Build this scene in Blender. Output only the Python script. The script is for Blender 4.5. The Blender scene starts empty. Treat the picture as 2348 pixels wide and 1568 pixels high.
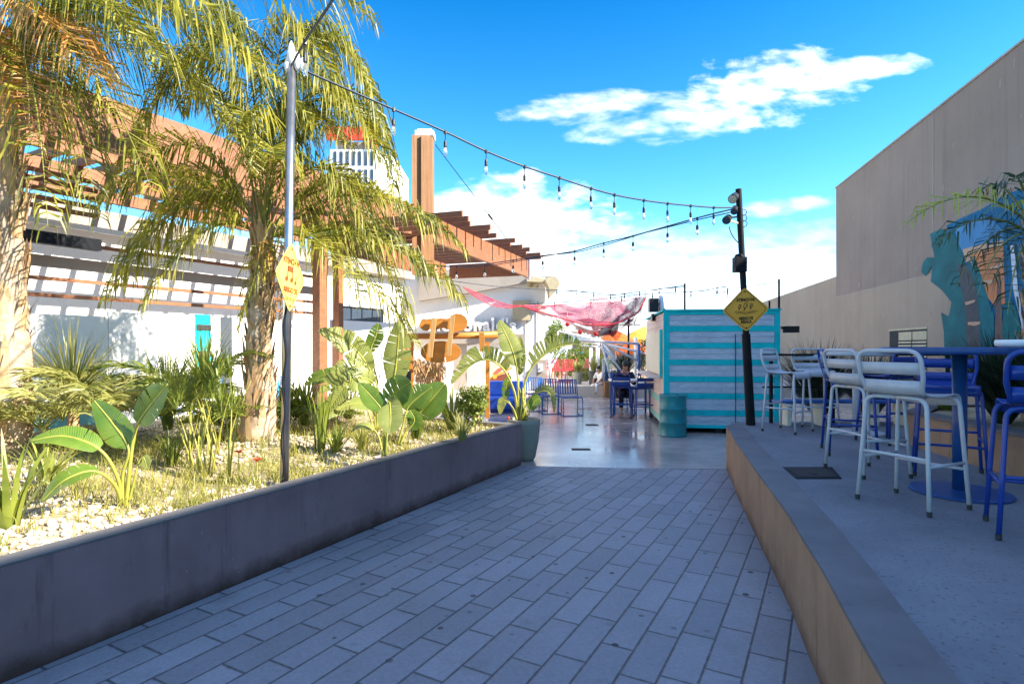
import bpy, bmesh, math, random
import numpy as np
from mathutils import Vector, Matrix
R = random.Random(7)
C = bpy.context.scene.collection
SC = bpy.context.scene
rad = math.radians

# ------------------------------------------------------------------ camera
EYE = 1.64
cam_data = bpy.data.cameras.new("camera")
cam = bpy.data.objects.new("camera", cam_data); C.objects.link(cam)
cam.location = (0, 0, EYE); cam.rotation_euler = (rad(90), 0, 0)
cam_data.sensor_width = 36.0; cam_data.lens = 20.0
cam_data.shift_y = 13/2348; cam_data.clip_start = 0.05; cam_data.clip_end = 2000
SC.camera = cam

# ------------------------------------------------------------------ light
SUN_AZ, SUN_EL = 110.0, 35.0            # azimuth clockwise from the view direction
sun_data = bpy.data.lights.new("sun", 'SUN')
sun_data.energy = 5.0; sun_data.angle = rad(0.5); sun_data.color = (1.0, 0.91, 0.78)
sun = bpy.data.objects.new("sun", sun_data); C.objects.link(sun)
SUN_DIR = Vector((math.sin(rad(SUN_AZ))*math.cos(rad(SUN_EL)), math.cos(rad(SUN_AZ))*math.cos(rad(SUN_EL)), math.sin(rad(SUN_EL))))
sun.rotation_euler = SUN_DIR.to_track_quat('Z', 'Y').to_euler()
sun.location = (30, -10, 30)
SC.view_settings.view_transform = 'Standard'; SC.view_settings.look = 'None'
SC.view_settings.gamma = 1.0; SC.view_settings.use_curve_mapping = False
SC.view_settings.exposure = 1.65
SC.cycles.max_bounces = 8; SC.cycles.transparent_max_bounces = 12

# ------------------------------------------------------------------ sky
world = bpy.data.worlds.new("World"); SC.world = world; world.use_nodes = True
wt = world.node_tree; wn = wt.nodes; wl = wt.links; wn.clear()
def wnode(t, **kw):
    n = wn.new(t)
    for k, v in kw.items(): setattr(n, k, v)
    return n
def wmath(op, a, b=None, c=None, clamp=False):
    n = wn.new('ShaderNodeMath'); n.operation = op; n.use_clamp = clamp
    for i, v in enumerate((a, b, c)):
        if v is None: continue
        if isinstance(v, (int, float)): n.inputs[i].default_value = v
        else: wl.new(v, n.inputs[i])
    return n.outputs[0]
sky = wnode('ShaderNodeTexSky', sky_type='NISHITA', sun_disc=False)
sky.sun_elevation = rad(SUN_EL); sky.sun_rotation = rad(SUN_AZ)
sky.air_density = 1.0; sky.dust_density = 0.6; sky.ozone_density = 2.2
hsv = wnode('ShaderNodeHueSaturation'); hsv.inputs['Saturation'].default_value = 1.3; hsv.inputs['Hue'].default_value = 0.487
wl.new(sky.outputs[0], hsv.inputs['Color'])
tint = wnode('ShaderNodeMix', data_type='RGBA', blend_type='MULTIPLY'); tint.inputs[0].default_value = 1.0; wl.new(hsv.outputs[0], tint.inputs[6])
def wramp(x, a, b_): return wmath('MULTIPLY', wmath('SUBTRACT', x, a), 1.0/(b_-a), clamp=True)
tmix = wnode('ShaderNodeMix', data_type='RGBA'); tmix.inputs[6].default_value = (0.80, 1.0, 1.05, 1); tmix.inputs[7].default_value = (0.04, 0.50, 0.76, 1)
wl.new(tint.inputs[7], tmix.outputs[2]) if False else wl.new(tmix.outputs[2], tint.inputs[7])
tc = wnode('ShaderNodeTexCoord'); sep = wnode('ShaderNodeSeparateXYZ'); wl.new(tc.outputs['Generated'], sep.inputs[0])
dx, dy, dz = sep.outputs
wl.new(wramp(dz, 0.08, 0.55), tmix.inputs[0])
# pale blue layer overhead, added unseen to lift and tint the shade light
zenith_fill = wnode('ShaderNodeMix', data_type='RGBA'); wl.new(wramp(dz, 0.60, 0.80), zenith_fill.inputs[0]); wl.new(tint.outputs[2], zenith_fill.inputs[6]); zenith_fill.inputs[7].default_value = (1.35, 1.95, 3.45, 1)
ysafe = wmath('MAXIMUM', dy, 0.05)
u = wmath('DIVIDE', dx, ysafe); v = wmath('DIVIDE', dz, ysafe)
front = wmath('MULTIPLY', wmath('SUBTRACT', dy, 0.12), 6.0, clamp=True)
comb = wnode('ShaderNodeCombineXYZ'); wl.new(u, comb.inputs[0]); wl.new(wmath('MULTIPLY', v, 2.4), comb.inputs[1])
nz = wnode('ShaderNodeTexNoise'); nz.inputs['Scale'].default_value = 6.5; nz.inputs['Detail'].default_value = 9; nz.inputs['Roughness'].default_value = 0.62
nz.inputs['Distortion'].default_value = 0.35
wl.new(comb.outputs[0], nz.inputs['Vector'])
noise = wmath('SUBTRACT', nz.outputs[0], 0.5)
nz2 = wnode('ShaderNodeTexNoise'); nz2.inputs['Scale'].default_value = 22; nz2.inputs['Detail'].default_value = 6
wl.new(comb.outputs[0], nz2.inputs['Vector'])
noise = wmath('ADD', noise, wmath('MULTIPLY', wmath('SUBTRACT', nz2.outputs[0], 0.5), 0.35))
def cloud(u0, v0, ru, rv, tilt, k=4.2, gain=0.75):
    a = wmath('SUBTRACT', u, u0); b = wmath('SUBTRACT', wmath('SUBTRACT', v, v0), wmath('MULTIPLY', a, tilt))
    e = wmath('ADD', wmath('POWER', wmath('ABSOLUTE', wmath('DIVIDE', a, ru)), 2.0), wmath('POWER', wmath('ABSOLUTE', wmath('DIVIDE', b, rv)), 2.0))
    m = wmath('ADD', wmath('SUBTRACT', 0.75, e), wmath('MULTIPLY', noise, k))
    return wmath('POWER', wmath('MULTIPLY', m, gain, clamp=True), 1.35)
clouds = [cloud(0.44, 0.45, 0.22, 0.075, 0.16), cloud(0.17, 0.425, 0.22, 0.035, 0.08, 2.4), cloud(0.30, 0.40, 0.22, 0.045, 0.12, 2.4),
          cloud(0.62, 0.49, 0.13, 0.03, 0.10, 2.0, 1.2),
          cloud(0.46, 0.245, 0.12, 0.022, 0.12, 1.6), cloud(0.00, 0.22, 0.24, 0.10, 0.0, 2.2, 1.2), cloud(0.03, 0.30, 0.035, 0.02, 0.0, 1.8, 1.0),
          cloud(0.22, 0.12, 0.45, 0.09, 0.0, 1.6), cloud(-0.6, 0.12, 0.5, 0.08, 0.0, 1.6)]
m = clouds[0]
for c2 in clouds[1:]: m = wmath('MAXIMUM', m, c2)
# the bright band of thin cloud over the horizon
band = wmath('MULTIPLY', wmath('SUBTRACT', 0.23, wmath('SUBTRACT', v, wmath('MULTIPLY', noise, 0.10))), 5.0, clamp=True)
m = wmath('MULTIPLY', wmath('MAXIMUM', m, wmath('MULTIPLY', band, 0.9)), front)
mixc = wnode('ShaderNodeMix', data_type='RGBA'); 
wl.new(m, mixc.inputs[0]); wl.new(zenith_fill.outputs[2], mixc.inputs[6]); cshade = wnode('ShaderNodeMix', data_type='RGBA'); wl.new(wramp(nz2.outputs[0], 0.35, 0.6), cshade.inputs[0]); cshade.inputs[6].default_value = (3.6, 4.0, 4.7, 1); cshade.inputs[7].default_value = (7.4, 7.3, 7.4, 1); wl.new(cshade.outputs[2], mixc.inputs[7])
bg = wnode('ShaderNodeBackground'); bg.inputs[1].default_value = 0.13
wl.new(mixc.outputs[2], bg.inputs[0])
wo = wnode('ShaderNodeOutputWorld'); wl.new(bg.outputs[0], wo.inputs[0])

# ------------------------------------------------------------------ helpers
F = 1304.0
def at(px, py, Y):                       # a point of the place seen at photo position px, py and lying Y metres ahead
    return Vector(((px-1174)/F*Y, Y, EYE+(797-py)/F*Y))
def on(px, py, h):                       # the same on a level surface of height h
    Y = (EYE-h)*F/(py-797); return Vector(((px-1174)/F*Y, Y, h))
def rnd(a, b): return R.uniform(a, b)
def rvec(s): return Vector((rnd(-s, s), rnd(-s, s), rnd(-s, s)))

def tag(o, label=None, cat=None, group=None, kind=None):
    if label: o['label'] = label
    if cat: o['category'] = cat
    if group: o['group'] = group
    if kind: o['kind'] = kind
    return o
def thing(name, label, cat, loc=(0, 0, 0), group=None):
    o = bpy.data.objects.new(name, None); C.objects.link(o); o.location = loc; o.empty_display_size = 0.2
    return tag(o, label, cat, group)
def base_of(o):
    p = Vector((0, 0, 0))
    while o is not None: p += o.location; o = o.parent
    return p

class MB:
    """collects shapes (world coordinates) for ONE mesh object"""
    def __init__(s): s.v = []; s.f = []; s.m = []; s.mi = 0
    def add(s, vs, fs):
        b = len(s.v); s.v += [Vector(x) for x in vs]
        for f in fs: s.f.append([b+i for i in f]); s.m.append(s.mi)
    def frame_box(s, c, ax, ay, az, hx, hy, hz):
        c = Vector(c); vs = []
        for k in (-1, 1):
            for j in (-1, 1):
                for i in (-1, 1): vs.append(c+ax*(i*hx)+ay*(j*hy)+az*(k*hz))
        s.add(vs, [(0, 2, 3, 1), (4, 5, 7, 6), (0, 1, 5, 4), (2, 6, 7, 3), (0, 4, 6, 2), (1, 3, 7, 5)])
    def box(s, c, size, rz=0.0, rot=None):
        M = rot or Matrix.Rotation(rz, 3, 'Z')
        s.frame_box(c, M @ Vector((1, 0, 0)), M @ Vector((0, 1, 0)), M @ Vector((0, 0, 1)), size[0]/2, size[1]/2, size[2]/2)
    def beam(s, a, b, w, h, up=(0, 0, 1)):
        a = Vector(a); b = Vector(b); d = b-a; L = d.length; d.normalize(); up = Vector(up)
        x = d.cross(up)
        if x.length < 1e-4: x = Vector((1, 0, 0))
        x.normalize(); z = x.cross(d)
        s.frame_box((a+b)/2, d, x, z, L/2, w/2, h/2)
    def tube(s, pts, r, n=8, cap=True):
        pts = [Vector(p) for p in pts]; rs = r if isinstance(r, (list, tuple)) else [r]*len(pts)
        ref = None; vs = []; k = len(pts)
        for i, p in enumerate(pts):
            t = (pts[min(i+1, k-1)]-pts[max(i-1, 0)])
            if t.length < 1e-9: t = Vector((0, 0, 1))
            t.normalize()
            if ref is None:
                ref = t.orthogonal().normalized()
            else:
                ref = (ref-t*ref.dot(t))
                ref = ref.normalized() if ref.length > 1e-5 else t.orthogonal().normalized()
            b = t.cross(ref)
            for j in range(n):
                a = 2*math.pi*j/n; vs.append(p+(ref*math.cos(a)+b*math.sin(a))*rs[i])
        fs = [(i*n+j, i*n+(j+1) % n, (i+1)*n+(j+1) % n, (i+1)*n+j) for i in range(k-1) for j in range(n)]
        if cap: fs += [tuple(range(n))[::-1], tuple((k-1)*n+j for j in range(n))]
        s.add(vs, fs)
    def lathe(s, prof, c=(0, 0, 0), n=24, close=True):
        c = Vector(c); vs = [c+Vector((r*math.cos(2*math.pi*j/n), r*math.sin(2*math.pi*j/n), z)) for r, z in prof for j in range(n)]
        fs = [(i*n+j, i*n+(j+1) % n, (i+1)*n+(j+1) % n, (i+1)*n+j) for i in range(len(prof)-1) for j in range(n)]
        if close: fs += [tuple(range(n))[::-1], tuple((len(prof)-1)*n+j for j in range(n))]
        s.add(vs, fs)
    def ball(s, c, r, n=10, sc=(1, 1, 1)):
        k = n//2+1; prof = []
        for i in range(k+1):
            a = -math.pi/2+math.pi*i/k; prof.append((max(1e-4, math.cos(a))*r, math.sin(a)*r))
        b = len(s.v); s.lathe(prof, (0, 0, 0), n)
        for i in range(b, len(s.v)):
            q = s.v[i]; s.v[i] = Vector((q.x*sc[0], q.y*sc[1], q.z*sc[2]))+Vector(c)
    def prism(s, poly, d):
        """closed solid: the polygon (3-D points) pushed along the vector d"""
        poly = [Vector(p) for p in poly]; d = Vector(d); n = len(poly)
        s.add(poly+[p+d for p in poly], [tuple(range(n))[::-1], tuple(range(n, 2*n))]+[(i, (i+1) % n, n+(i+1) % n, n+i) for i in range(n)])
    def sheet(s, poly): s.add(poly, [tuple(range(len(poly)))])
    def build(s, name, mat, parent=None, smooth=False, bevel=0.0):
        off = base_of(parent) if parent is not None else Vector((0, 0, 0))
        me = bpy.data.meshes.new(name)
        me.from_pydata([tuple(p-off) for p in s.v], [], s.f)
        mats = mat if isinstance(mat, (list, tuple)) else [mat]
        for q in mats: me.materials.append(q)
        if len(mats) > 1: me.polygons.foreach_set('material_index', s.m)
        bm = bmesh.new(); bm.from_mesh(me)
        if len(bm.faces) < 4000: bmesh.ops.recalc_face_normals(bm, faces=bm.faces)
        bm.to_mesh(me); bm.free()
        if smooth: me.polygons.foreach_set('use_smooth', [True]*len(me.polygons))
        me.update()
        o = bpy.data.objects.new(name, me); C.objects.link(o)
        if parent is not None: o.parent = parent
        if bevel:
            b = o.modifiers.new('bevel', 'BEVEL'); b.width = bevel; b.segments = 2; b.limit_method = 'ANGLE'; b.angle_limit = rad(40)
        return o

def copy_tree(o, parent=None):
    c = o.copy(); C.objects.link(c)
    if parent is not None: c.parent = parent
    for ch in o.children: copy_tree(ch, c)
    return c
def bez(a, b, c, n):
    a, b, c = Vector(a), Vector(b), Vector(c)
    return [a*(1-t)**2+b*(2*t*(1-t))+c*t*t for t in [i/(n-1) for i in range(n)]]
def catmull(pts, n):
    pts = [Vector(p) for p in pts]; P = [pts[0]*2-pts[1]]+pts+[pts[-1]*2-pts[-2]]; out = []
    k = len(pts)-1
    for i in range(n):
        t = i/(n-1)*k; j = min(int(t), k-1); f = t-j
        p0, p1, p2, p3 = P[j:j+4]
        out.append(0.5*((2*p1)+(p2-p0)*f+(2*p0-5*p1+4*p2-p3)*f*f+(3*p1-p0-3*p2+p3)*f**3))
    return out
def text_into(mb, body, size, M, extrude=0.002, bold=0.0, spacing=1.0, squeeze=1.0):
    """flat lettering as real mesh; M places the text's own plane (x right, y up, z out)"""
    cu = bpy.data.curves.new('lettering', 'FONT'); cu.body = body; cu.size = size; cu.extrude = extrude; cu.offset = bold
    cu.align_x = 'CENTER'; cu.align_y = 'CENTER'; cu.space_character = spacing; cu.resolution_u = 4
    o = bpy.data.objects.new('lettering', cu); C.objects.link(o)
    dg = bpy.context.evaluated_depsgraph_get(); me = bpy.data.meshes.new_from_object(o.evaluated_get(dg))
    mb.add([M @ Vector((v.co.x*squeeze, v.co.y, v.co.z)) for v in me.vertices], [tuple(p.vertices) for p in me.polygons])
    bpy.data.objects.remove(o); bpy.data.curves.remove(cu); bpy.data.meshes.remove(me)

# ------------------------------------------------------------------ materials
def new_mat(name):
    m = bpy.data.materials.new(name); m.use_nodes = True
    nt = m.node_tree; return m, nt, nt.nodes['Principled BSDF']
def nadd(nt, t, **kw):
    n = nt.nodes.new(t)
    for k, v in kw.items(): setattr(n, k, v)
    return n
def setv(nt, sock, v):
    if isinstance(v, bpy.types.NodeSocket): nt.links.new(v, sock)
    else: sock.default_value = v
def mth(nt, op, a, b=0.0, clamp=False):
    n = nadd(nt, 'ShaderNodeMath', operation=op, use_clamp=clamp); setv(nt, n.inputs[0], a); setv(nt, n.inputs[1], b); return n.outputs[0]
def mixrgb(nt, f, a, b, mode='MIX'):
    n = nadd(nt, 'ShaderNodeMix', data_type='RGBA', blend_type=mode); setv(nt, n.inputs[0], f); setv(nt, n.inputs[6], a); setv(nt, n.inputs[7], b); return n.outputs[2]
def c4(c, k=1.0): return (min(1, c[0]*k), min(1, c[1]*k), min(1, c[2]*k), 1)
def pos(nt, scale=(1, 1, 1), rz=0.0):
    g = nadd(nt, 'ShaderNodeNewGeometry'); mp = nadd(nt, 'ShaderNodeMapping'); mp.inputs['Scale'].default_value = scale; mp.inputs['Rotation'].default_value = (0, 0, rz)
    nt.links.new(g.outputs['Position'], mp.inputs[0]); return mp.outputs[0]
def noise_tex(nt, vec, scale, detail=4, rough=0.6):
    n = nadd(nt, 'ShaderNodeTexNoise'); n.inputs['Scale'].default_value = scale; n.inputs['Detail'].default_value = detail; n.inputs['Roughness'].default_value = rough
    nt.links.new(vec, n.inputs['Vector']); return n.outputs[0]
def ramp(nt, f, a, b):
    n = nadd(nt, 'ShaderNodeMapRange'); n.inputs[1].default_value = a; n.inputs[2].default_value = b; setv(nt, n.inputs[0], f); return n.outputs[0]
def bump(nt, bs, h, strength=0.3, dist=0.01):
    b = nadd(nt, 'ShaderNodeBump'); b.inputs['Strength'].default_value = strength; b.inputs['Distance'].default_value = dist
    nt.links.new(h, b.inputs['Height']); nt.links.new(b.outputs[0], bs.inputs['Normal'])

def mat(name, col, rough=0.6, metal=0.0, var=0.12, scale=5.0, bmp=0.0, bscale=60.0, stretch=(1, 1, 1), dirt=0.0):
    m, nt, bs = new_mat(name)
    bs.inputs['Specular IOR Level'].default_value = 0.5 if rough < 0.55 else 0.15
    p = pos(nt, stretch); n = noise_tex(nt, p, scale)
    colr = mixrgb(nt, ramp(nt, n, 0.3, 0.7), c4(col, 1-var), c4(col, 1+var))
    if dirt:
        d = noise_tex(nt, pos(nt, (1, 1, 0.25)), 3.1, 8, 0.7)
        colr = mixrgb(nt, mth(nt, 'MULTIPLY', ramp(nt, d, 0.52, 0.72), dirt), colr, c4(col, 0.35))
    nt.links.new(colr, bs.inputs['Base Color'])
    bs.inputs['Metallic'].default_value = metal
    nt.links.new(ramp(nt, noise_tex(nt, p, scale*3), -0.5, 1.5), bs.inputs['Roughness'])
    rr = nadd(nt, 'ShaderNodeMapRange'); rr.inputs[3].default_value = max(0.02, rough-0.1); rr.inputs[4].default_value = min(1, rough+0.1)
    nt.links.new(n, rr.inputs[0]); nt.links.new(rr.outputs[0], bs.inputs['Roughness'])
    if bmp: bump(nt, bs, noise_tex(nt, pos(nt, stretch), bscale, 5), bmp, 0.01)
    return m
def leaf_mat(name, col, col2, trans=0.35, scale=3.0, rough=0.45):
    m, nt, bs = new_mat(name); n = noise_tex(nt, pos(nt), scale, 3)
    c = mixrgb(nt, ramp(nt, n, 0.35, 0.65), c4(col), c4(col2)); nt.links.new(c, bs.inputs['Base Color']); bs.inputs['Roughness'].default_value = rough
    tr = nadd(nt, 'ShaderNodeBsdfTranslucent'); nt.links.new(mixrgb(nt, 1.0, c, (1.0, 1.0, 0.55, 1), 'MULTIPLY'), tr.inputs[0])
    mx = nadd(nt, 'ShaderNodeMixShader'); mx.inputs[0].default_value = trans
    nt.links.new(bs.outputs[0], mx.inputs[1]); nt.links.new(tr.outputs[0], mx.inputs[2])
    nt.links.new(mx.outputs[0], nt.nodes['Material Output'].inputs[0]); return m

def broad_mat(name, col, col2, trans=0.25, rough=0.4):
    """broad leaf: side veins running out from the midrib, dry brown rim; uv.x runs across, uv.y along"""
    m, nt, bs = new_mat(name); uvn = nadd(nt, 'ShaderNodeUVMap'); sp = nadd(nt, 'ShaderNodeSeparateXYZ'); nt.links.new(uvn.outputs[0], sp.inputs[0])
    n = noise_tex(nt, pos(nt), 4.0, 4); c = mixrgb(nt, ramp(nt, n, 0.3, 0.7), c4(col), c4(col2))
    vein = mth(nt, 'SINE', mth(nt, 'ADD', mth(nt, 'MULTIPLY', sp.outputs[1], 210.0), mth(nt, 'MULTIPLY', sp.outputs[0], -9.0)))
    c = mixrgb(nt, mth(nt, 'MULTIPLY', ramp(nt, vein, 0.2, 1.0), 0.35), c, c4(col2, 1.5))
    mid = ramp(nt, sp.outputs[0], 0.10, 0.02); c = mixrgb(nt, mth(nt, 'MULTIPLY', mid, 0.7), c, (0.34, 0.36, 0.08, 1))
    rim = mth(nt, 'ADD', sp.outputs[0], mth(nt, 'MULTIPLY', mth(nt, 'SUBTRACT', noise_tex(nt, pos(nt), 14.0, 4), 0.5), 0.30))
    c = mixrgb(nt, mth(nt, 'MULTIPLY', ramp(nt, rim, 0.95, 1.04), 0.85), c, (0.26, 0.15, 0.05, 1))
    nt.links.new(c, bs.inputs['Base Color']); bs.inputs['Roughness'].default_value = rough; bump(nt, bs, vein, 0.25, 0.004)
    tr = nadd(nt, 'ShaderNodeBsdfTranslucent'); nt.links.new(mixrgb(nt, 1.0, c, (1.0, 1.0, 0.55, 1), 'MULTIPLY'), tr.inputs[0])
    mx = nadd(nt, 'ShaderNodeMixShader'); mx.inputs[0].default_value = trans
    nt.links.new(bs.outputs[0], mx.inputs[1]); nt.links.new(tr.outputs[0], mx.inputs[2]); nt.links.new(mx.outputs[0], nt.nodes['Material Output'].inputs[0]); return m

def paver_mat():
    m, nt, bs = new_mat('grey concrete pavers')
    p = pos(nt, (1, 1, 1), rad(-60.8))
    # long joints run 29 degrees to the right of the view axis; courses 0.18 wide with random starts
    mp = nadd(nt, 'ShaderNodeMapping', vector_type='POINT'); g = nadd(nt, 'ShaderNodeNewGeometry'); nt.links.new(g.outputs['Position'], mp.inputs[0])
    mp.inputs['Rotation'].default_value = (0, 0, rad(-61.0))
    sp = nadd(nt, 'ShaderNodeSeparateXYZ'); nt.links.new(mp.outputs[0], sp.inputs[0])
    W, L = 0.183, 0.50
    row = mth(nt, 'DIVIDE', sp.outputs[1], W); ri = mth(nt, 'FLOOR', row); rf = mth(nt, 'SUBTRACT', row, ri)
    wn_ = nadd(nt, 'ShaderNodeTexWhiteNoise', noise_dimensions='1D'); nt.links.new(ri, wn_.inputs['W'])
    colx = mth(nt, 'ADD', mth(nt, 'DIVIDE', sp.outputs[0], L), mth(nt, 'ADD', mth(nt, 'MULTIPLY', ri, 0.37), mth(nt, 'MULTIPLY', wn_.outputs[0], 0.25)))
    ci = mth(nt, 'FLOOR', colx); cf = mth(nt, 'SUBTRACT', colx, ci)
    dr = mth(nt, 'MULTIPLY', mth(nt, 'MINIMUM', rf, mth(nt, 'SUBTRACT', 1.0, rf)), W)
    dc = mth(nt, 'MULTIPLY', mth(nt, 'MINIMUM', cf, mth(nt, 'SUBTRACT', 1.0, cf)), L)
    wob = mth(nt, 'MULTIPLY', mth(nt, 'SUBTRACT', noise_tex(nt, g.outputs['Position'], 22, 4), 0.5), 0.009)
    d = mth(nt, 'ADD', mth(nt, 'MINIMUM', dr, mth(nt, 'MULTIPLY', dc, 0.85)), wob)
    joint = mth(nt, 'ADD', 0.06, mth(nt, 'MULTIPLY', ramp(nt, d, -0.001, 0.0100), 0.94))
    cb = nadd(nt, 'ShaderNodeCombineXYZ'); nt.links.new(ri, cb.inputs[0]); nt.links.new(ci, cb.inputs[1])
    w2 = nadd(nt, 'ShaderNodeTexWhiteNoise', noise_dimensions='2D'); nt.links.new(cb.outputs[0], w2.inputs['Vector'])
    tone = mth(nt, 'ADD', 0.86, mth(nt, 'MULTIPLY', w2.outputs[0], 0.26))
    big = noise_tex(nt, g.outputs['Position'], 0.9, 5); fine = noise_tex(nt, g.outputs['Position'], 95, 4, 0.8)
    tone = mth(nt, 'MULTIPLY', tone, mth(nt, 'ADD', -0.12, mth(nt, 'ADD', mth(nt, 'MULTIPLY', big, 0.75), mth(nt, 'MULTIPLY', mth(nt, 'ADD', fine, noise_tex(nt, g.outputs['Position'], 38, 5, 0.8)), 0.78))))
    gc = mixrgb(nt, 1.0, (0.222, 0.230, 0.258, 1), tone, 'MULTIPLY')
    # trodden chewing gum and old spots
    vo = nadd(nt, 'ShaderNodeTexVoronoi', voronoi_dimensions='2D'); vo.inputs['Scale'].default_value = 5.0; nt.links.new(g.outputs['Position'], vo.inputs['Vector'])
    pick = nadd(nt, 'ShaderNodeSeparateColor'); nt.links.new(vo.outputs['Color'], pick.inputs[0])
    spot = mth(nt, 'MULTIPLY', mth(nt, 'LESS_THAN', vo.outputs['Distance'], mth(nt, 'ADD', 0.055, mth(nt, 'MULTIPLY', pick.outputs[1], 0.06))), mth(nt, 'GREATER_THAN', pick.outputs[0], 0.62))
    spot = mth(nt, 'MULTIPLY', spot, ramp(nt, pick.outputs[2], 0.0, 0.9))
    gc = mixrgb(nt, spot, gc, (0.045, 0.045, 0.05, 1))
    stain = ramp(nt, noise_tex(nt, g.outputs['Position'], 2.3, 8, 0.7), 0.56, 0.75)
    gc = mixrgb(nt, mth(nt, 'MULTIPLY', stain, 0.45), gc, (0.11, 0.105, 0.10, 1))
    nt.links.new(mixrgb(nt, joint, (0.020, 0.019, 0.020, 1), gc), bs.inputs['Base Color'])
    nt.links.new(ramp(nt, big, 0.0, 1.0), bs.inputs['Roughness'])
    rr = nadd(nt, 'ShaderNodeMapRange'); rr.inputs[3].default_value = 0.42; rr.inputs[4].default_value = 0.75; nt.links.new(big, rr.inputs[0]); nt.links.new(rr.outputs[0], bs.inputs['Roughness'])
    h = mth(nt, 'ADD', joint, mth(nt, 'MULTIPLY', fine, 0.35)); bump(nt, bs, h, 0.8, 0.007)
    return m
def plaza_mat():
    m, nt, bs = new_mat('polished wet concrete'); g = nadd(nt, 'ShaderNodeNewGeometry'); P = g.outputs['Position']
    a = noise_tex(nt, P, 0.7, 8, 0.65); b = noise_tex(nt, P, 9, 6, 0.7)
    c = mixrgb(nt, ramp(nt, a, 0.35, 0.65), (0.27, 0.245, 0.24, 1), (0.46, 0.41, 0.39, 1))
    c = mixrgb(nt, mth(nt, 'MULTIPLY', ramp(nt, b, 0.5, 0.75), 0.35), c, (0.16, 0.14, 0.13, 1))
    nt.links.new(c, bs.inputs['Base Color'])
    rr = nadd(nt, 'ShaderNodeMapRange'); rr.inputs[1].default_value = 0.3; rr.inputs[2].default_value = 0.7; rr.inputs[3].default_value = 0.07; rr.inputs[4].default_value = 0.33; bs.inputs['Specular IOR Level'].default_value = 0.8
    nt.links.new(a, rr.inputs[0]); nt.links.new(rr.outputs[0], bs.inputs['Roughness'])
    bump(nt, bs, noise_tex(nt, P, 3.0, 6), 0.06, 0.02); return m
def deck_mat():
    m, nt, bs = new_mat('pitted grey terrace concrete'); g = nadd(nt, 'ShaderNodeNewGeometry'); P = g.outputs['Position']
    a = noise_tex(nt, P, 1.3, 7, 0.65); pit = noise_tex(nt, P, 46, 4, 0.6); fine = noise_tex(nt, P, 180, 3)
    c = mixrgb(nt, ramp(nt, a, 0.3, 0.7), (0.112, 0.128, 0.158, 1), (0.205, 0.226, 0.262, 1))
    c = mixrgb(nt, mth(nt, 'MULTIPLY', ramp(nt, fine, 0.4, 0.7), 0.3), c, (0.13, 0.13, 0.13, 1))
    c = mixrgb(nt, mth(nt, 'MULTIPLY', ramp(nt, pit, 0.58, 0.68), 0.75), c, (0.05, 0.05, 0.055, 1))
    vo = nadd(nt, 'ShaderNodeTexVoronoi', voronoi_dimensions='2D'); vo.inputs['Scale'].default_value = 2.6; nt.links.new(P, vo.inputs['Vector'])
    c = mixrgb(nt, mth(nt, 'MULTIPLY', mth(nt, 'LESS_THAN', vo.outputs['Distance'], 0.03), 0.4), c, (0.04, 0.04, 0.045, 1))
    # a saw-cut joint set in from the rim
    nt.links.new(c, bs.inputs['Base Color']); bs.inputs['Roughness'].default_value = 0.72
    bump(nt, bs, mth(nt, 'SUBTRACT', fine, ramp(nt, pit, 0.56, 0.68)), 0.5, 0.006); return m
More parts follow.
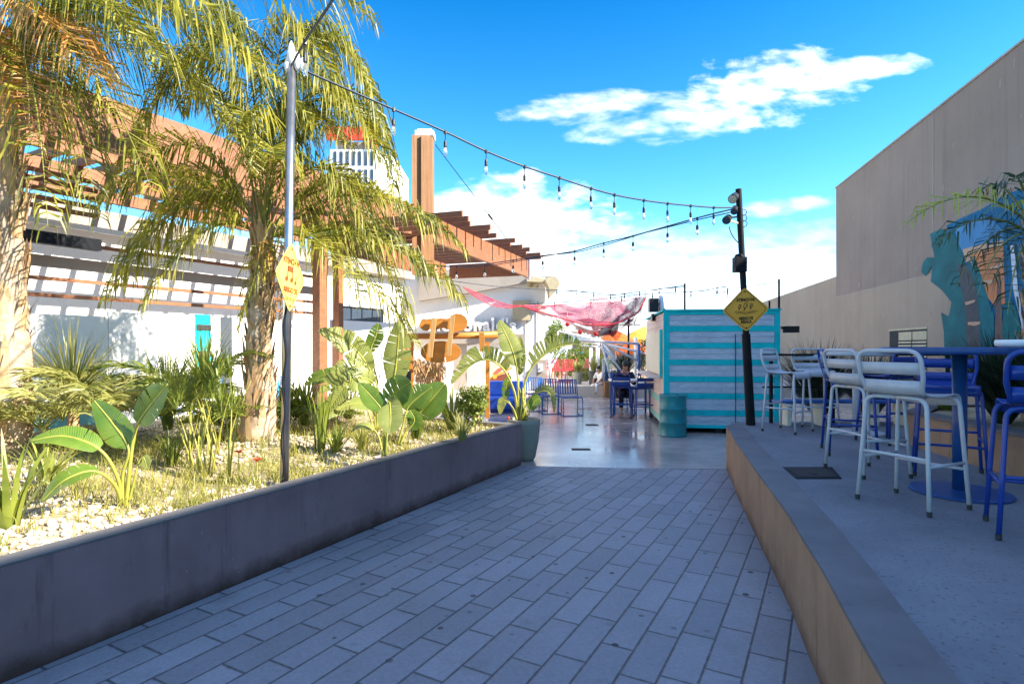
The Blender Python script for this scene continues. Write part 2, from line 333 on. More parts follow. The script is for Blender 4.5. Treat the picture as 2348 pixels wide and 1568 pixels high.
def wall_mat(name, lo, hi, streak=0.5, scale=0.8, rough=0.8, scratch=0.0, foot=0.0, drip_=0.0):
    m, nt, bs = new_mat(name); g = nadd(nt, 'ShaderNodeNewGeometry'); P = g.outputs['Position']; bs.inputs['Specular IOR Level'].default_value = 0.2
    a = noise_tex(nt, P, scale, 7, 0.62); st = noise_tex(nt, pos(nt, (1.6, 1.6, 0.16)), 1.0, 6, 0.65); fine = noise_tex(nt, P, 90, 4)
    f = mth(nt, 'ADD', mth(nt, 'MULTIPLY', a, 1-streak), mth(nt, 'MULTIPLY', st, streak))
    c = mixrgb(nt, ramp(nt, f, 0.35, 0.65), lo+(1,), hi+(1,))
    dk = noise_tex(nt, pos(nt, (3.1, 3.1, 0.9)), 2.6, 8, 0.72)
    c = mixrgb(nt, mth(nt, 'MULTIPLY', ramp(nt, dk, 0.60, 0.74), 0.55), c, (lo[0]*0.45, lo[1]*0.45, lo[2]*0.45, 1))
    if drip_:
        dp = noise_tex(nt, pos(nt, (4.0, 4.0, 0.12)), 1.0, 6, 0.72); c = mixrgb(nt, mth(nt, 'MULTIPLY', ramp(nt, dp, 0.54, 0.70), drip_), c, (lo[0]*0.6, lo[1]*0.6, lo[2]*0.62, 1))
        sk = noise_tex(nt, pos(nt, (2.0, 2.0, 1.2)), 2.4, 2, 0.4); c = mixrgb(nt, mth(nt, 'MULTIPLY', ramp(nt, sk, 0.72, 0.76), 0.35), c, (hi[0]*1.4, hi[1]*1.4, hi[2]*1.4, 1))
    if foot:                                            # splash-back grime and rust along the foot of the wall
        sp2 = nadd(nt, 'ShaderNodeSeparateXYZ'); nt.links.new(P, sp2.inputs[0])
        hgt = mth(nt, 'ADD', sp2.outputs[2], mth(nt, 'MULTIPLY', noise_tex(nt, P, 5.0, 7, 0.7), -0.22))
        c = mixrgb(nt, mth(nt, 'MULTIPLY', ramp(nt, hgt, 0.03, -0.10), foot), c, (0.075, 0.04, 0.03, 1))
        drip = noise_tex(nt, pos(nt, (9.0, 9.0, 0.5)), 1.0, 6, 0.7)
        c = mixrgb(nt, mth(nt, 'MULTIPLY', ramp(nt, drip, 0.58, 0.68), 0.5), c, (lo[0]*0.4, lo[1]*0.4, lo[2]*0.42, 1))
        chip = noise_tex(nt, P, 30.0, 2, 0.5)
        c = mixrgb(nt, mth(nt, 'MULTIPLY', ramp(nt, chip, 0.72, 0.76), 0.6), c, (0.36, 0.33, 0.32, 1))
    if scratch:
        sc_ = noise_tex(nt, pos(nt, (1.2, 1.2, 14.0)), 3.0, 5, 0.8)
        c = mixrgb(nt, mth(nt, 'MULTIPLY', ramp(nt, sc_, 0.68, 0.76), scratch), c, (0.4, 0.39, 0.38, 1))
    nt.links.new(c, bs.inputs['Base Color']); bs.inputs['Roughness'].default_value = rough
    bump(nt, bs, mth(nt, 'ADD', fine, mth(nt, 'MULTIPLY', a, 2.0)), 0.25, 0.008); return m
def wood_mat(name, lo, hi, along=(0, 0, 1), rough=0.6, grain=26.0):
    m, nt, bs = new_mat(name)
    s = tuple(grain*(0.06 if abs(c) > 0.5 else 1.0) for c in along)
    tcn = nadd(nt, 'ShaderNodeNewGeometry'); mp = nadd(nt, 'ShaderNodeMapping'); mp.inputs['Scale'].default_value = s
    nt.links.new(tcn.outputs['Position'], mp.inputs[0])
    n = noise_tex(nt, mp.outputs[0], 1.0, 7, 0.65); a = noise_tex(nt, tcn.outputs['Position'], 2.0, 4)
    c = mixrgb(nt, ramp(nt, n, 0.3, 0.72), lo+(1,), hi+(1,)); c = mixrgb(nt, mth(nt, 'MULTIPLY', ramp(nt, a, 0.5, 0.8), 0.4), c, c4(lo, 0.7))
    nt.links.new(c, bs.inputs['Base Color']); bs.inputs['Roughness'].default_value = rough
    bump(nt, bs, n, 0.3, 0.006); return m
def net_mat():
    m, nt, bs = new_mat('red fishing net'); uvn = nadd(nt, 'ShaderNodeUVMap')
    mp = nadd(nt, 'ShaderNodeMapping'); nt.links.new(uvn.outputs[0], mp.inputs[0])
    n = noise_tex(nt, mp.outputs[0], 3.0, 5); f = noise_tex(nt, mp.outputs[0], 60.0, 3)
    nt.links.new(mixrgb(nt, ramp(nt, n, 0.35, 0.65), (0.30, 0.018, 0.045, 1), (0.15, 0.010, 0.055, 1)), bs.inputs['Base Color']); bs.inputs['Roughness'].default_value = 0.7
    nt.links.new(mth(nt, 'MULTIPLY', ramp(nt, f, 0.28, 0.48), mth(nt, 'ADD', 0.42, mth(nt, 'MULTIPLY', ramp(nt, n, 0.34, 0.66), 0.52)), True), bs.inputs['Alpha'])
    return m
def plank_mat(name, lo, hi, axis_len=0.62):
    return wall_mat(name, lo, hi, 0.2, 3.5, 0.7)

M = dict(
    paver=paver_mat(), plaza=plaza_mat(), deck=deck_mat(),
    rim=wall_mat('charcoal painted wall', (0.20, 0.124, 0.130), (0.31, 0.205, 0.208), 0.4, 1.4, 0.75, 0.45, 0.9),
    rimtop=wall_mat('charcoal coping', (0.13, 0.125, 0.125), (0.18, 0.17, 0.17), 0.1, 2.0, 0.7),
    brownwall=wall_mat('brown rendered terrace wall', (0.28, 0.175, 0.11), (0.43, 0.28, 0.18), 0.35, 2.2, 0.85, 0.35, 0.6),
    coping=wall_mat('dark smooth coping', (0.12, 0.115, 0.125), (0.17, 0.165, 0.175), 0.1, 2.2, 0.6),
    facade=wall_mat('stained warm concrete', (0.245, 0.182, 0.145), (0.305, 0.228, 0.182), 0.25, 0.45, 0.9, 0, 0, 0.4),
    facade2=wall_mat('paler plaster', (0.34, 0.255, 0.185), (0.40, 0.305, 0.225), 0.25, 0.5, 0.9, 0, 0, 0.3),
    white=wall_mat('white render', (0.80, 0.78, 0.74), (0.90, 0.88, 0.85), 0.2, 0.8, 0.8),
    white2=mat('white paint', (0.88, 0.87, 0.84), 0.6, var=0.04, dirt=0.06),
    greyslab=wall_mat('grey concrete slab', (0.30, 0.26, 0.22), (0.40, 0.35, 0.30), 0.5, 1.2),
    dark=mat('black painted steel', (0.009, 0.011, 0.015), 0.6, var=0.3), blackplastic=mat('black plastic', (0.012, 0.012, 0.014), 0.4),
    chrome=mat('brushed steel', (0.55, 0.53, 0.51), 0.34, 1.0, 0.1), tubewhite=mat('white galvanised tube', (0.72, 0.72, 0.72), 0.4, 0.2),
    stoolwhite=mat('pale grey powder coat', (0.50, 0.51, 0.55), 0.38, 0.0, 0.08, 9, dirt=0.25), tableblue=mat('dark petrol blue paint', (0.008, 0.060, 0.22), 0.4, 0.0, 0.15, 9, dirt=0.25), stoolblue=mat('deep blue powder coat', (0.008, 0.045, 0.28), 0.33, 0.0, 0.15, 9, dirt=0.2),
    bluetube=mat('blue steel', (0.02, 0.10, 0.34), 0.4, 0.0, 0.15), skyblue=mat('bright blue paint', (0.02, 0.24, 0.62), 0.45),
    rubber=mat('grey rubber', (0.05, 0.05, 0.05), 0.8),
    teal=mat('teal paint', (0.010, 0.56, 0.58), 0.6, 0.0, 0.14, 4, dirt=0.35), tealdrum=mat('teal drum paint', (0.012, 0.22, 0.24), 0.35, 0.0, 0.12, 4, dirt=0.3),
    mint=mat('mint paint', (0.34, 0.66, 0.55), 0.55, 0.0, 0.1, 4, dirt=0.2),
    plank=wood_mat('whitewashed boards', (0.40, 0.47, 0.56), (0.66, 0.72, 0.78), (1, 0, 0), 0.75, 40), pinkplank=wood_mat('pale pink boards', (0.62, 0.50, 0.44), (0.78, 0.66, 0.60), (0, 1, 0), 0.75, 40),
    cream=mat('cream board', (0.70, 0.68, 0.56), 0.6, var=0.06),
    yellow=mat('yellow sign paint', (0.80, 0.36, 0.03), 0.5, var=0.08, dirt=0.15), paleyellow=mat('sun bleached yellow', (0.80, 0.60, 0.13), 0.5, var=0.06), ink=mat('dark sign ink', (0.03, 0.025, 0.02), 0.6), brownink=mat('faded brown ink', (0.25, 0.08, 0.02), 0.6),
    pergola=wood_mat('red brown stained timber', (0.20, 0.072, 0.028), (0.34, 0.135, 0.058), (0.48, 0.87, 0), 0.6, 18), rafter=wood_mat('red brown stained rafter', (0.20, 0.075, 0.03), (0.33, 0.14, 0.062), (1, 0, 0), 0.6, 22),
    postwood=wood_mat('weathered timber post', (0.20, 0.085, 0.03), (0.36, 0.18, 0.07), (0, 0, 1), 0.7, 24), capwhite=mat('white metal cap', (0.75, 0.73, 0.68), 0.5),
    orangewood=wood_mat('orange varnished board', (0.40, 0.15, 0.018), (0.56, 0.23, 0.035), (1, 0, 0), 0.5, 14), strip=wood_mat('pale wooden batten', (0.38, 0.20, 0.07), (0.56, 0.34, 0.13), (0, 0, 1), 0.6, 22),
    thatch=wood_mat('dry thatch', (0.36, 0.21, 0.09), (0.66, 0.46, 0.24), (0, 0, 1), 0.9, 30),
    palmleaf=leaf_mat('palm leaflet', (0.11, 0.135, 0.010), (0.42, 0.375, 0.045), 0.38, 3.5), palmdark=leaf_mat('greener palm leaflet', (0.06, 0.085, 0.008), (0.22, 0.22, 0.025), 0.3, 3.5),
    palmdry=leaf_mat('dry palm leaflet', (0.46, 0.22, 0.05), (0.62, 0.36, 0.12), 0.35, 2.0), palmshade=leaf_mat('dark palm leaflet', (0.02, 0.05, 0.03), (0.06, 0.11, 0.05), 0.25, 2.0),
    stem=mat('yellow green stem', (0.33, 0.32, 0.05), 0.5, var=0.25, scale=8), rachis=mat('palm leaf rib', (0.22, 0.22, 0.04), 0.5, var=0.2),
    banana=broad_mat('broad green leaf', (0.07, 0.15, 0.016), (0.17, 0.25, 0.035), 0.25, 0.30), bananapale=broad_mat('broad grey green leaf', (0.19, 0.24, 0.05), (0.32, 0.34, 0.10), 0.3, 0.42),
    strap=leaf_mat('pale spiky leaf', (0.22, 0.24, 0.05), (0.44, 0.41, 0.15), 0.3, 4), strapgreen=leaf_mat('green spiky leaf', (0.10, 0.15, 0.018), (0.27, 0.31, 0.05), 0.3, 4),
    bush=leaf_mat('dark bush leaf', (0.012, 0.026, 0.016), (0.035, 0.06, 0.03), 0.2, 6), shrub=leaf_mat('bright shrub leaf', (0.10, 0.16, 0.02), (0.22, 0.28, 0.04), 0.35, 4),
    grass=leaf_mat('yellow green grass', (0.20, 0.22, 0.04), (0.42, 0.38, 0.10), 0.35, 5), flower=mat('red flower', (0.75, 0.04, 0.01), 0.5),
    soil=wall_mat('sandy soil', (0.28, 0.22, 0.14), (0.46, 0.38, 0.25), 0.0, 5.0), stone=mat('pale gravel stone', (0.56, 0.47, 0.36), 0.8, var=0.3, scale=14),
    potgrey=mat('grey planter', (0.27, 0.27, 0.22), 0.55, var=0.1, dirt=0.1), potdark=mat('dark planter', (0.05, 0.055, 0.055), 0.5),
    glass=None, net=net_mat(), buoy=mat('red float', (0.70, 0.015, 0.012), 0.35), rope=mat('pale rope', (0.55, 0.50, 0.36), 0.8), cable=mat('blue black cable', (0.012, 0.03, 0.06), 0.5),
    orange=leaf_mat('orange canvas', (0.80, 0.13, 0.02), (0.88, 0.22, 0.03), 0.3), yellowcloth=leaf_mat('yellow canvas', (0.85, 0.50, 0.05), (0.90, 0.62, 0.12), 0.35), red=mat('red paint', (0.66, 0.03, 0.03), 0.4),
    pinkred=mat('coral plastic', (0.42, 0.045, 0.05), 0.45), concrete=wall_mat('pale concrete ledge', (0.50, 0.43, 0.36), (0.62, 0.54, 0.46), 0.1, 1.5),
    skin=mat('skin', (0.42, 0.22, 0.15), 0.55), hair=mat('dark hair', (0.012, 0.010, 0.010), 0.5), darkcloth=mat('dark blue cloth', (0.018, 0.022, 0.045), 0.85), whitecloth=mat('white cloth', (0.75, 0.74, 0.72), 0.85), bluecloth=mat('blue cloth', (0.04, 0.16, 0.50), 0.85), redcloth=mat('red cloth', (0.45, 0.05, 0.06), 0.85),
    asphalt=mat('distant ground', (0.22, 0.20, 0.18), 0.9), window=mat('dark window glass', (0.05, 0.07, 0.10), 0.1, var=0.3, scale=0.6), louvre=mat('cream louvre', (0.50, 0.42, 0.27), 0.6), shadowgap=mat('dark recess', (0.05, 0.05, 0.05), 0.9),
    redsign=mat('red sign', (0.75, 0.05, 0.03), 0.5), lampcream=mat('lamp lens', (0.55, 0.50, 0.36), 0.3),
    mblue=mat('mural blue', (0.006, 0.11, 0.22), 0.75, var=0.2, scale=1.2), msky=mat('mural light blue', (0.07, 0.22, 0.40), 0.75, var=0.25, scale=1.2), morange=mat('mural orange', (0.56, 0.21, 0.09), 0.75, var=0.2, scale=1.5), mpeach=mat('mural peach', (0.55, 0.33, 0.22), 0.75), mteal=mat('mural dark teal', (0.020, 0.125, 0.135), 0.75, var=0.3, scale=1.6), mteal2=mat('mural teal', (0.012, 0.14, 0.16), 0.75, var=0.2), mgrey=mat('mural grey brown', (0.085, 0.085, 0.09), 0.75, var=0.2), mbrown=mat('mural brown', (0.16, 0.10, 0.085), 0.75), mwhite=mat('mural white', (0.55, 0.57, 0.60), 0.75), mgreen=mat('mural green', (0.012, 0.13, 0.13), 0.75, var=0.25),
    bun=mat('poster cream', (0.80, 0.66, 0.40), 0.5), bunorange=mat('poster orange', (0.80, 0.32, 0.06), 0.5), meat=mat('poster brown', (0.20, 0.05, 0.03), 0.5), tomato=mat('poster red', (0.65, 0.12, 0.08), 0.5),
)
def glass_mat():
    m, nt, bs = new_mat('clear bulb glass'); bs.inputs['Base Color'].default_value = (0.95, 0.97, 1, 1); bs.inputs['Roughness'].default_value = 0.03
    bs.inputs['Transmission Weight'].default_value = 0.9; bs.inputs['IOR'].default_value = 1.25; return m
M['glass'] = glass_mat()
def water_glass():
    m, nt, bs = new_mat('green tinted glass'); bs.inputs['Base Color'].default_value = (0.6, 0.78, 0.72, 1); bs.inputs['Roughness'].default_value = 0.05; bs.inputs['Alpha'].default_value = 0.35; return m
M['railglass'] = water_glass()
# ================================================================== THE SETTING
def structure(name, mb, m, **k): return tag(mb.build(name, m, **k), kind='structure')
G_ = Vector((0.4818, 0.8763, 0)); N_ = Vector((-0.8763, 0.4818, 0)); UP = Vector((0, 0, 1))
def gq(s, q, z=0.0): return G_*s+N_*q+UP*z               # the grid of the paving and the building on the left
RA = Vector((-2.50, 2.78, 0)); RB = Vector((0.128, 7.95, 0)); RD = (RB-RA).normalized(); RN = Vector((-RD.y, RD.x, 0))
RH = 0.58                                                # height of the planting bed wall
def bedp(s, q, z=0.0): return RA+RD*s+RN*q+UP*z          # s along the bed wall from its near end, q in from its face
BEDL = (RB-RA).length

b = MB(); b.sheet([(-600, -200, -0.03), (600, -200, -0.03), (600, 900, -0.03), (-600, 900, -0.03)]); structure('ground', b, M['asphalt'])
b = MB(); b.sheet([(-8, 6.5, 0), (14, 6.5, 0), (14, 19.4, 0), (-8, 19.4, 0)]); structure('plaza', b, M['plaza'])
TP = [(2.885, 7.66), (2.72, 7.05), (2.52, 6.4), (2.30, 5.6), (2.08, 4.8), (1.90, 4.13), (1.74, 3.55), (1.60, 3.1), (1.48, 2.7), (1.33, 2.25), (1.18, 1.78), (0.95, 1.0), (0.75, 0), (0.55, -2)]
TP = [(p.x, p.y) for p in catmull([(x, y, 0) for x, y in TP], 40)]
TH = 0.59
a0 = RB+RD*0.0; an = RA-RD*5
b = MB(); b.sheet([(an.x, an.y, 0.004), (TP[-1][0], TP[-1][1], 0.004)]+[(x, y, 0.004) for x, y in TP[::-1][1:]]+[(2.885, 7.63, 0.004), (1.5, 7.74, 0.004), (a0.x, 7.9, 0.004)]); structure('pavement', b, M['paver'])
# raised terrace on the right: its slab stops 22 cm behind the rim, which carries a smooth coping
def inset(d):
    out = []
    for i, (x, y) in enumerate(TP):
        x0, y0 = TP[max(0, i-1)]; x1, y1 = TP[min(len(TP)-1, i+1)]
        t = Vector((x1-x0, y1-y0, 0)).normalized(); n = Vector((-t.y, t.x, 0))
        if n.x < 0: n = -n
        out.append((x+n.x*d, y+n.y*d))
    return out
T1 = inset(0.22); T0 = inset(0.012)
b = MB(); deck = [(x, y, TH-0.003) for x, y in T1]+[(9.0, -2, TH-0.003), (9.0, 8.25, TH-0.003), (3.2, 8.05, TH-0.003)]
b.sheet(deck); b.prism([(T1[0][0], 8.05, 0), (9, 8.25, 0), (9, 8.25, TH-0.01), (T1[0][0], 8.05, TH-0.01)], (0, -0.1, 0))
structure('terrace', b, M['deck'])
t = thing('terrace_wall', 'low brown rendered curving wall with dark coping that edges the raised terrace', 'wall', (TP[0][0], TP[0][1], 0))
b = MB()
for i in range(len(TP)-1):
    (x, y), (x2, y2) = TP[i], TP[i+1]; (u0, v0), (u1, v1) = T1[i], T1[i+1]
    b.add([(x, y, 0), (x2, y2, 0), (x2, y2, TH-0.02), (x, y, TH-0.02), (u0, v0, 0), (u1, v1, 0), (u1, v1, TH-0.02), (u0, v0, TH-0.02)], [(0, 1, 2, 3), (4, 7, 6, 5)])
x, y = TP[0]; u0, v0 = T1[0]; b.sheet([(x, y, 0), (x, y, TH-0.02), (u0, v0+0.3, TH-0.02), (u0, v0+0.3, 0)])
b.build('wall_face', M['brownwall'], t)
b = MB()
for i in range(len(TP)-1):
    (x, y), (x2, y2) = TP[i], TP[i+1]; (u0, v0), (u1, v1) = T1[i], T1[i+1]
    b.add([(x-0.006, y, TH-0.02), (x2-0.006, y2, TH-0.02), (x2-0.006, y2, TH), (x-0.006, y, TH), (u0, v0, TH), (u1, v1, TH)], [(0, 1, 2, 3), (3, 2, 5, 4)])
x, y = TP[0]; u0, v0 = T1[0]; b.add([(x, y, TH), (u0, v0, TH), (u0+0.1, 8.05, TH), (x+0.3, 8.05, TH)], [(0, 1, 2, 3)])
b.build('coping', M['coping'], t)

# retaining wall of the planting bed
t = thing('retaining_wall', 'long low charcoal painted wall in front of the sunny planting bed', 'wall', tuple(RA))
b = MB(); W_ = 0.15
b.prism([bedp(-6, 0), bedp(BEDL, 0), bedp(BEDL, W_), bedp(-6, W_)], (0, 0, RH-0.012))
b.prism([bedp(BEDL-W_, W_+0.001), bedp(BEDL, W_+0.001), bedp(BEDL+0.3, 3.9), bedp(BEDL-W_+0.3, 3.9)], (0, 0, RH-0.012))
b.build('wall_face', M['rim'], t)
b = MB(); b.prism([bedp(-6, -0.004, RH-0.012), bedp(BEDL+0.004, -0.004, RH-0.012), bedp(BEDL+0.004, W_+0.004, RH-0.012), bedp(-6, W_+0.004, RH-0.012)], (0, 0, 0.012))
b.prism([bedp(BEDL-W_, W_+0.005, RH-0.012), bedp(BEDL+0.004, W_+0.005, RH-0.012), bedp(BEDL+0.304, 3.9, RH-0.012), bedp(BEDL-W_+0.3, 3.9, RH-0.012)], (0, 0, 0.011))
b.build('coping', M['rimtop'], t, bevel=0.004)

def bedz(s, q): return RH-0.045+0.025*q+0.035*math.sin(s*1.7+q*2.1)*min(1, q)+0.03*math.sin(s*3.3-q*1.3)*min(1, q)
b = MB(); NS, NQ = 60, 24; vs = []
for i in range(NS+1):
    for j in range(NQ+1):
        s = -6+(BEDL+6-W_)*i/NS; q = W_+(4.4-W_)*j/NQ
        vs.append(bedp(s, q, bedz(s, q)))
b.add(vs, [(i*(NQ+1)+j, (i+1)*(NQ+1)+j, (i+1)*(NQ+1)+j+1, i*(NQ+1)+j+1) for i in range(NS) for j in range(NQ)])
structure('planting_bed', b, M['soil'], smooth=True)
# gravel and grass
ico = bmesh.new(); bmesh.ops.create_icosphere(ico, subdivisions=1, radius=1); IV = [v.co.copy() for v in ico.verts]; IF = [tuple(v.index for v in f.verts) for f in ico.faces]; ico.free()
b = MB()
for k in range(7200):
    s = rnd(-0.6, BEDL-0.2); q = W_+rnd(0, 1)**1.5*3.9
    patch = math.sin(s*2.3+1)+math.sin(q*3.1+s)+math.sin(s*5.1-q*2)
    if patch < -0.2 and R.random() < 0.8: continue
    r = rnd(0.008, 0.026)*(1.35 if R.random() < 0.15 else 1); c = bedp(s, q, bedz(s, q)+r*0.35)
    sx, sy, sz = rnd(0.7, 1.3), rnd(0.7, 1.3), rnd(0.5, 0.9); a = rnd(0, 6.28); ca, sa = math.cos(a), math.sin(a)
    b.add([c+Vector(((v.x*ca-v.y*sa)*sx, (v.x*sa+v.y*ca)*sy, v.z*sz))*r*rnd(0.85, 1.15) for v in IV], IF)
tag(b.build('gravel', M['stone']), kind='stuff')
b = MB()
for k in range(2600):
    s = rnd(-0.6, BEDL-0.2); q = W_+0.02+rnd(0, 1)**1.3*3.9
    patch = math.sin(s*2.3+1)+math.sin(q*3.1+s)+math.sin(s*5.1-q*2)
    if patch > 0.6 and R.random() < 0.7: continue
    c = bedp(s, q, bedz(s, q)-0.005)
    for j in range(8):
        p = c+Vector((rnd(-.06, .06), rnd(-.06, .06), 0)); h = rnd(0.04, 0.16)*(0.6+0.5*min(1, q)); l = Vector((rnd(-1, 1), rnd(-1, 1), 0))*h*0.8; w = Vector((rnd(-1, 1), rnd(-1, 1), 0)).normalized()*0.0035
        b.add([p-w, p+w, p+l*0.4+UP*h*0.7+w*0.7, p+l+UP*h, p+l*0.4+UP*h*0.7-w*0.7], [(0, 1, 2, 4), (4, 2, 3)])
tag(b.build('grass', M['grass']), kind='stuff')
b = MB(); b.box((-9.5, 13.0, 0.15), (14, 14, 0.3)); 
b = MB(); b.prism([gq(-3, 7.95), gq(16, 7.95), gq(16, 16), gq(-3, 16)], (0, 0, 0.3)); structure('restaurant_floor', b, M['concrete'])
b = MB(); b.box((-3, 34, 0.15), (60, 30, 0.42)); structure('upper_ground', b, M['concrete'])

# drains in the plaza and the hatch in the terrace
def grate(name, label, c, L, W, rz, group=None):
    t = thing(name, label, 'drain', c, group); b = MB(); b.box(Vector(c)+UP*0.002, (L, W, 0.006), rz); b.build('plate', M['shadowgap'], t)
    b = MB(); Mz = Matrix.Rotation(rz, 3, 'Z'); n = 9
    for i in range(n): b.box(Vector(c)+Mz @ Vector((-L/2+L*(i+0.5)/n, 0, 0))+UP*0.006, (L/n*0.45, W*0.8, 0.006), rz)
    b.build('bars', M['dark'], t)
grate('drain_grate', 'dark slotted drain grate in the wet plaza nearest the pavers', tuple(on(1332, 1030, 0)), 0.30, 0.14, 0.0)
grate('drain_grate', 'dark drain slot in the plaza in line with the blue slatted chairs', tuple(on(1357, 974, 0)), 0.26, 0.22, 0.0)
c = on(1862, 1083, TH); t = thing('floor_hatch', 'dark rectangular steel hatch let into the terrace floor near its curved rim', 'hatch', tuple(c))
b = MB(); b.prism([on(1795, 1071, TH)+UP*-0.002, on(1907, 1071, TH)+UP*-0.002, on(1930, 1097, TH)+UP*-0.002, on(1825, 1097, TH)+UP*-0.002], (0, 0, 0.006)); b.build('frame', M['dark'], t)
b = MB(); b.prism([on(1806, 1075, TH)+UP*0.0045, on(1902, 1075, TH)+UP*0.0045, on(1917, 1094, TH)+UP*0.0045, on(1832, 1094, TH)+UP*0.0045], (0, 0, 0.003)); b.build('lid', M['shadowgap'], t)
b = MB(); b.beam(on(1858, 1084, TH)+UP*0.01, on(1868, 1089, TH)+UP*0.01, 0.03, 0.01); b.build('handle', M['rubber'], t)

# ================================================================== BUILDING ON THE RIGHT (and what shades the foreground)
WD = Vector((0.2079, 0.978, 0)); WN = Vector((0.978, -0.2079, 0)); WP = 7.15
def onw(t, z, off=0.0): return WN*(WP-off)+WD*t+UP*z
def wallpt(px, py, off=0.006):                           # the point of the facade seen at px, py
    d = Vector(((px-1174)/F, 1, (797-py)/F)); k = (WP-off)/d.dot(WN); return Vector((0, 0, EYE))+d*k
t = thing('concrete_building', 'tall plain warm grey concrete building with a painted mural, along the right side', 'building', tuple(onw(10, 0)))
TEND = 22.45; ZTOP = 7.36
prof = [(-8, 9.41), (0.78, 7.84), (6.59, 6.8), (8.6, 6.9), (10.4, ZTOP), (TEND, ZTOP)]  # unseen near end of the roofline, sloped to set the shadow edge
b = MB(); b.prism([onw(s, z) for s, z in prof]+[onw(TEND, 0), onw(-8, 0)], WN*6.0); b.build('tall_block', M['facade'], t)
lz = (797-632)/F*at(1920, 632, 1).y
pl = wallpt(1920, 632, 0); zl = pl.z
b = MB(); b.prism([onw(TEND+0.001, 0, -0.03), onw(TEND+13, 0, -0.03), onw(TEND+13, zl, -0.03), onw(TEND+0.001, zl, -0.03)], WN*0.35); b.build('low_wall', M['facade2'], t)
b = MB()                                                  # paler render of the lower storey, 4 mm proud
zs = wallpt(2010, 640, 0).z-0.25
b.prism([onw(4, 0, 0.004), onw(TEND-0.002, 0, 0.004), onw(TEND-0.002, zs, 0.004), onw(4, zs, 0.004)], WN*0.003); b.build('lower_render', M['facade2'], t)
b = MB()
for px, z0, z1 in ((2140, zs, ZTOP), (2173, 0.0, zs)):
    q = wallpt(px, 600, 0); s = q.dot(WD); b.prism([onw(s-0.02, z0, 0.008), onw(s+0.02, z0, 0.008), onw(s+0.02, z1, 0.008), onw(s-0.02, z1, 0.008)], WN*0.002)
b.prism([onw(6, zs-0.012, 0.009), onw(TEND-0.01, zs-0.012, 0.009), onw(TEND-0.01, zs+0.012, 0.009), onw(6, zs+0.012, 0.009)], WN*0.002)
b.build('joint', M['greyslab'], t)
b = MB(); b.prism([onw(-8, 9.41), onw(0.78, 7.84), onw(0.78, 7.87), onw(-8, 9.44)], WN*0.3)
b = MB(); b.prism([onw(10.42, ZTOP+0.001, 0.03), onw(TEND+0.03, ZTOP+0.001, 0.03), onw(TEND+0.03, ZTOP+0.045, 0.03), onw(10.42, ZTOP+0.045, 0.03)], WN*0.5); b.build('roof_edge', M['greyslab'], t)
# louvred vent
q0 = wallpt(2040, 762, 0); q1 = wallpt(2126, 752, 0); s0 = q1.dot(WD); s1 = q0.dot(WD)
v = MB(); zt = q1.z-0.02; v.prism([onw(s0, 0.5, 0.008), onw(s1, 0.5, 0.008), onw(s1, zt, 0.008), onw(s0, zt, 0.008)], WN*0.003); vo_ = v.build('vent', M['shadowgap'], t)
v = MB(); sm = s0+(s1-s0)*0.72
for (a_, b_) in ((s0, s0+(sm-s0)*0.48), (s0+(sm-s0)*0.52, sm)):
    v.prism([onw(a_, zt-0.27, 0.018), onw(b_, zt-0.27, 0.018), onw(b_, zt-0.05, 0.018), onw(a_, zt-0.05, 0.018)], WN*0.008)
    for k in range(9): z = zt-0.35-0.09*k; v.prism([onw(a_, z, 0.03), onw(b_, z, 0.03), onw(b_, z+0.045, 0.02), onw(a_, z+0.045, 0.02)], WN*0.006)
v.build('louvres', M['louvre'], vo_)
v = MB(); v.prism([onw(s0-0.03, zt, 0.02), onw(s1+0.03, zt, 0.02), onw(s1+0.03, zt+0.05, 0.02), onw(s0-0.03, zt+0.05, 0.02)], WN*0.015); v.build('frame', M['louvre'], vo_)
# bracket on the facade
q = wallpt(2120, 807, 0); b = MB(); b.beam(q, q-WN*0.28+UP*0.05, 0.03, 0.03); b.box(q-WN*0.3+UP*0.06, (0.08, 0.08, 0.07)); b.build('bracket', M['greyslab'], t)
# mural: plain areas of paint
def mur(pts): return [(2030.6+0.2943*x, 369.2+0.2943*y) for x, y in pts]
b = MB(); lay = 0
def paint(i, pts):
    global lay
    lay += 1; b.mi = i; off = 0.012+0.0015*lay
    b.prism([wallpt(x, y, off) for x, y in mur(pts)], WN*0.001)
MM = ['mblue', 'msky', 'morange', 'mpeach', 'mteal', 'mteal2', 'mgrey', 'mbrown', 'mgreen', 'mwhite']
paint(0, [(1400, 60), (1079, 205), (900, 280), (760, 370), (600, 440), (470, 505), (520, 600), (600, 1000), (560, 1600), (1400, 1600)])
paint(1, [(540, 540), (640, 470), (760, 440), (850, 470), (920, 560), (920, 640), (760, 690), (620, 720), (580, 700)])
paint(3, [(600, 690), (700, 660), (915, 615), (915, 690), (690, 760), (620, 790)])
paint(2, [(640, 745), (700, 715), (915, 650), (930, 1115), (845, 1125), (790, 1060), (730, 930)])
paint(4, [(345, 570), (430, 530), (530, 560), (565, 640), (610, 740), (630, 830), (700, 800), (725, 1000), (760, 1600), (460, 1600), (452, 1330), (430, 1180), (490, 1212), (512, 1100), (440, 1010), (400, 975), (350, 940), (362, 815), (312, 898), (275, 862), (290, 790), (322, 752), (382, 752), (362, 670)])
paint(6, [(560, 790), (640, 830), (700, 960), (722, 1150), (752, 1600), (640, 1600), (625, 1250), (610, 1100), (580, 960)])
paint(5, [(650, 735), (685, 770), (722, 832), (800, 1080), (842, 1200), (852, 1600), (772, 1600), (722, 1050), (692, 850)])
paint(7, [(876, 870), (888, 870), (905, 1200), (925, 1600), (848, 1600), (852, 1220)])
paint(8, [(932, 1100), (970, 1070), (1030, 1180), (1060, 1380), (1075, 1600), (925, 1600), (905, 1300)])
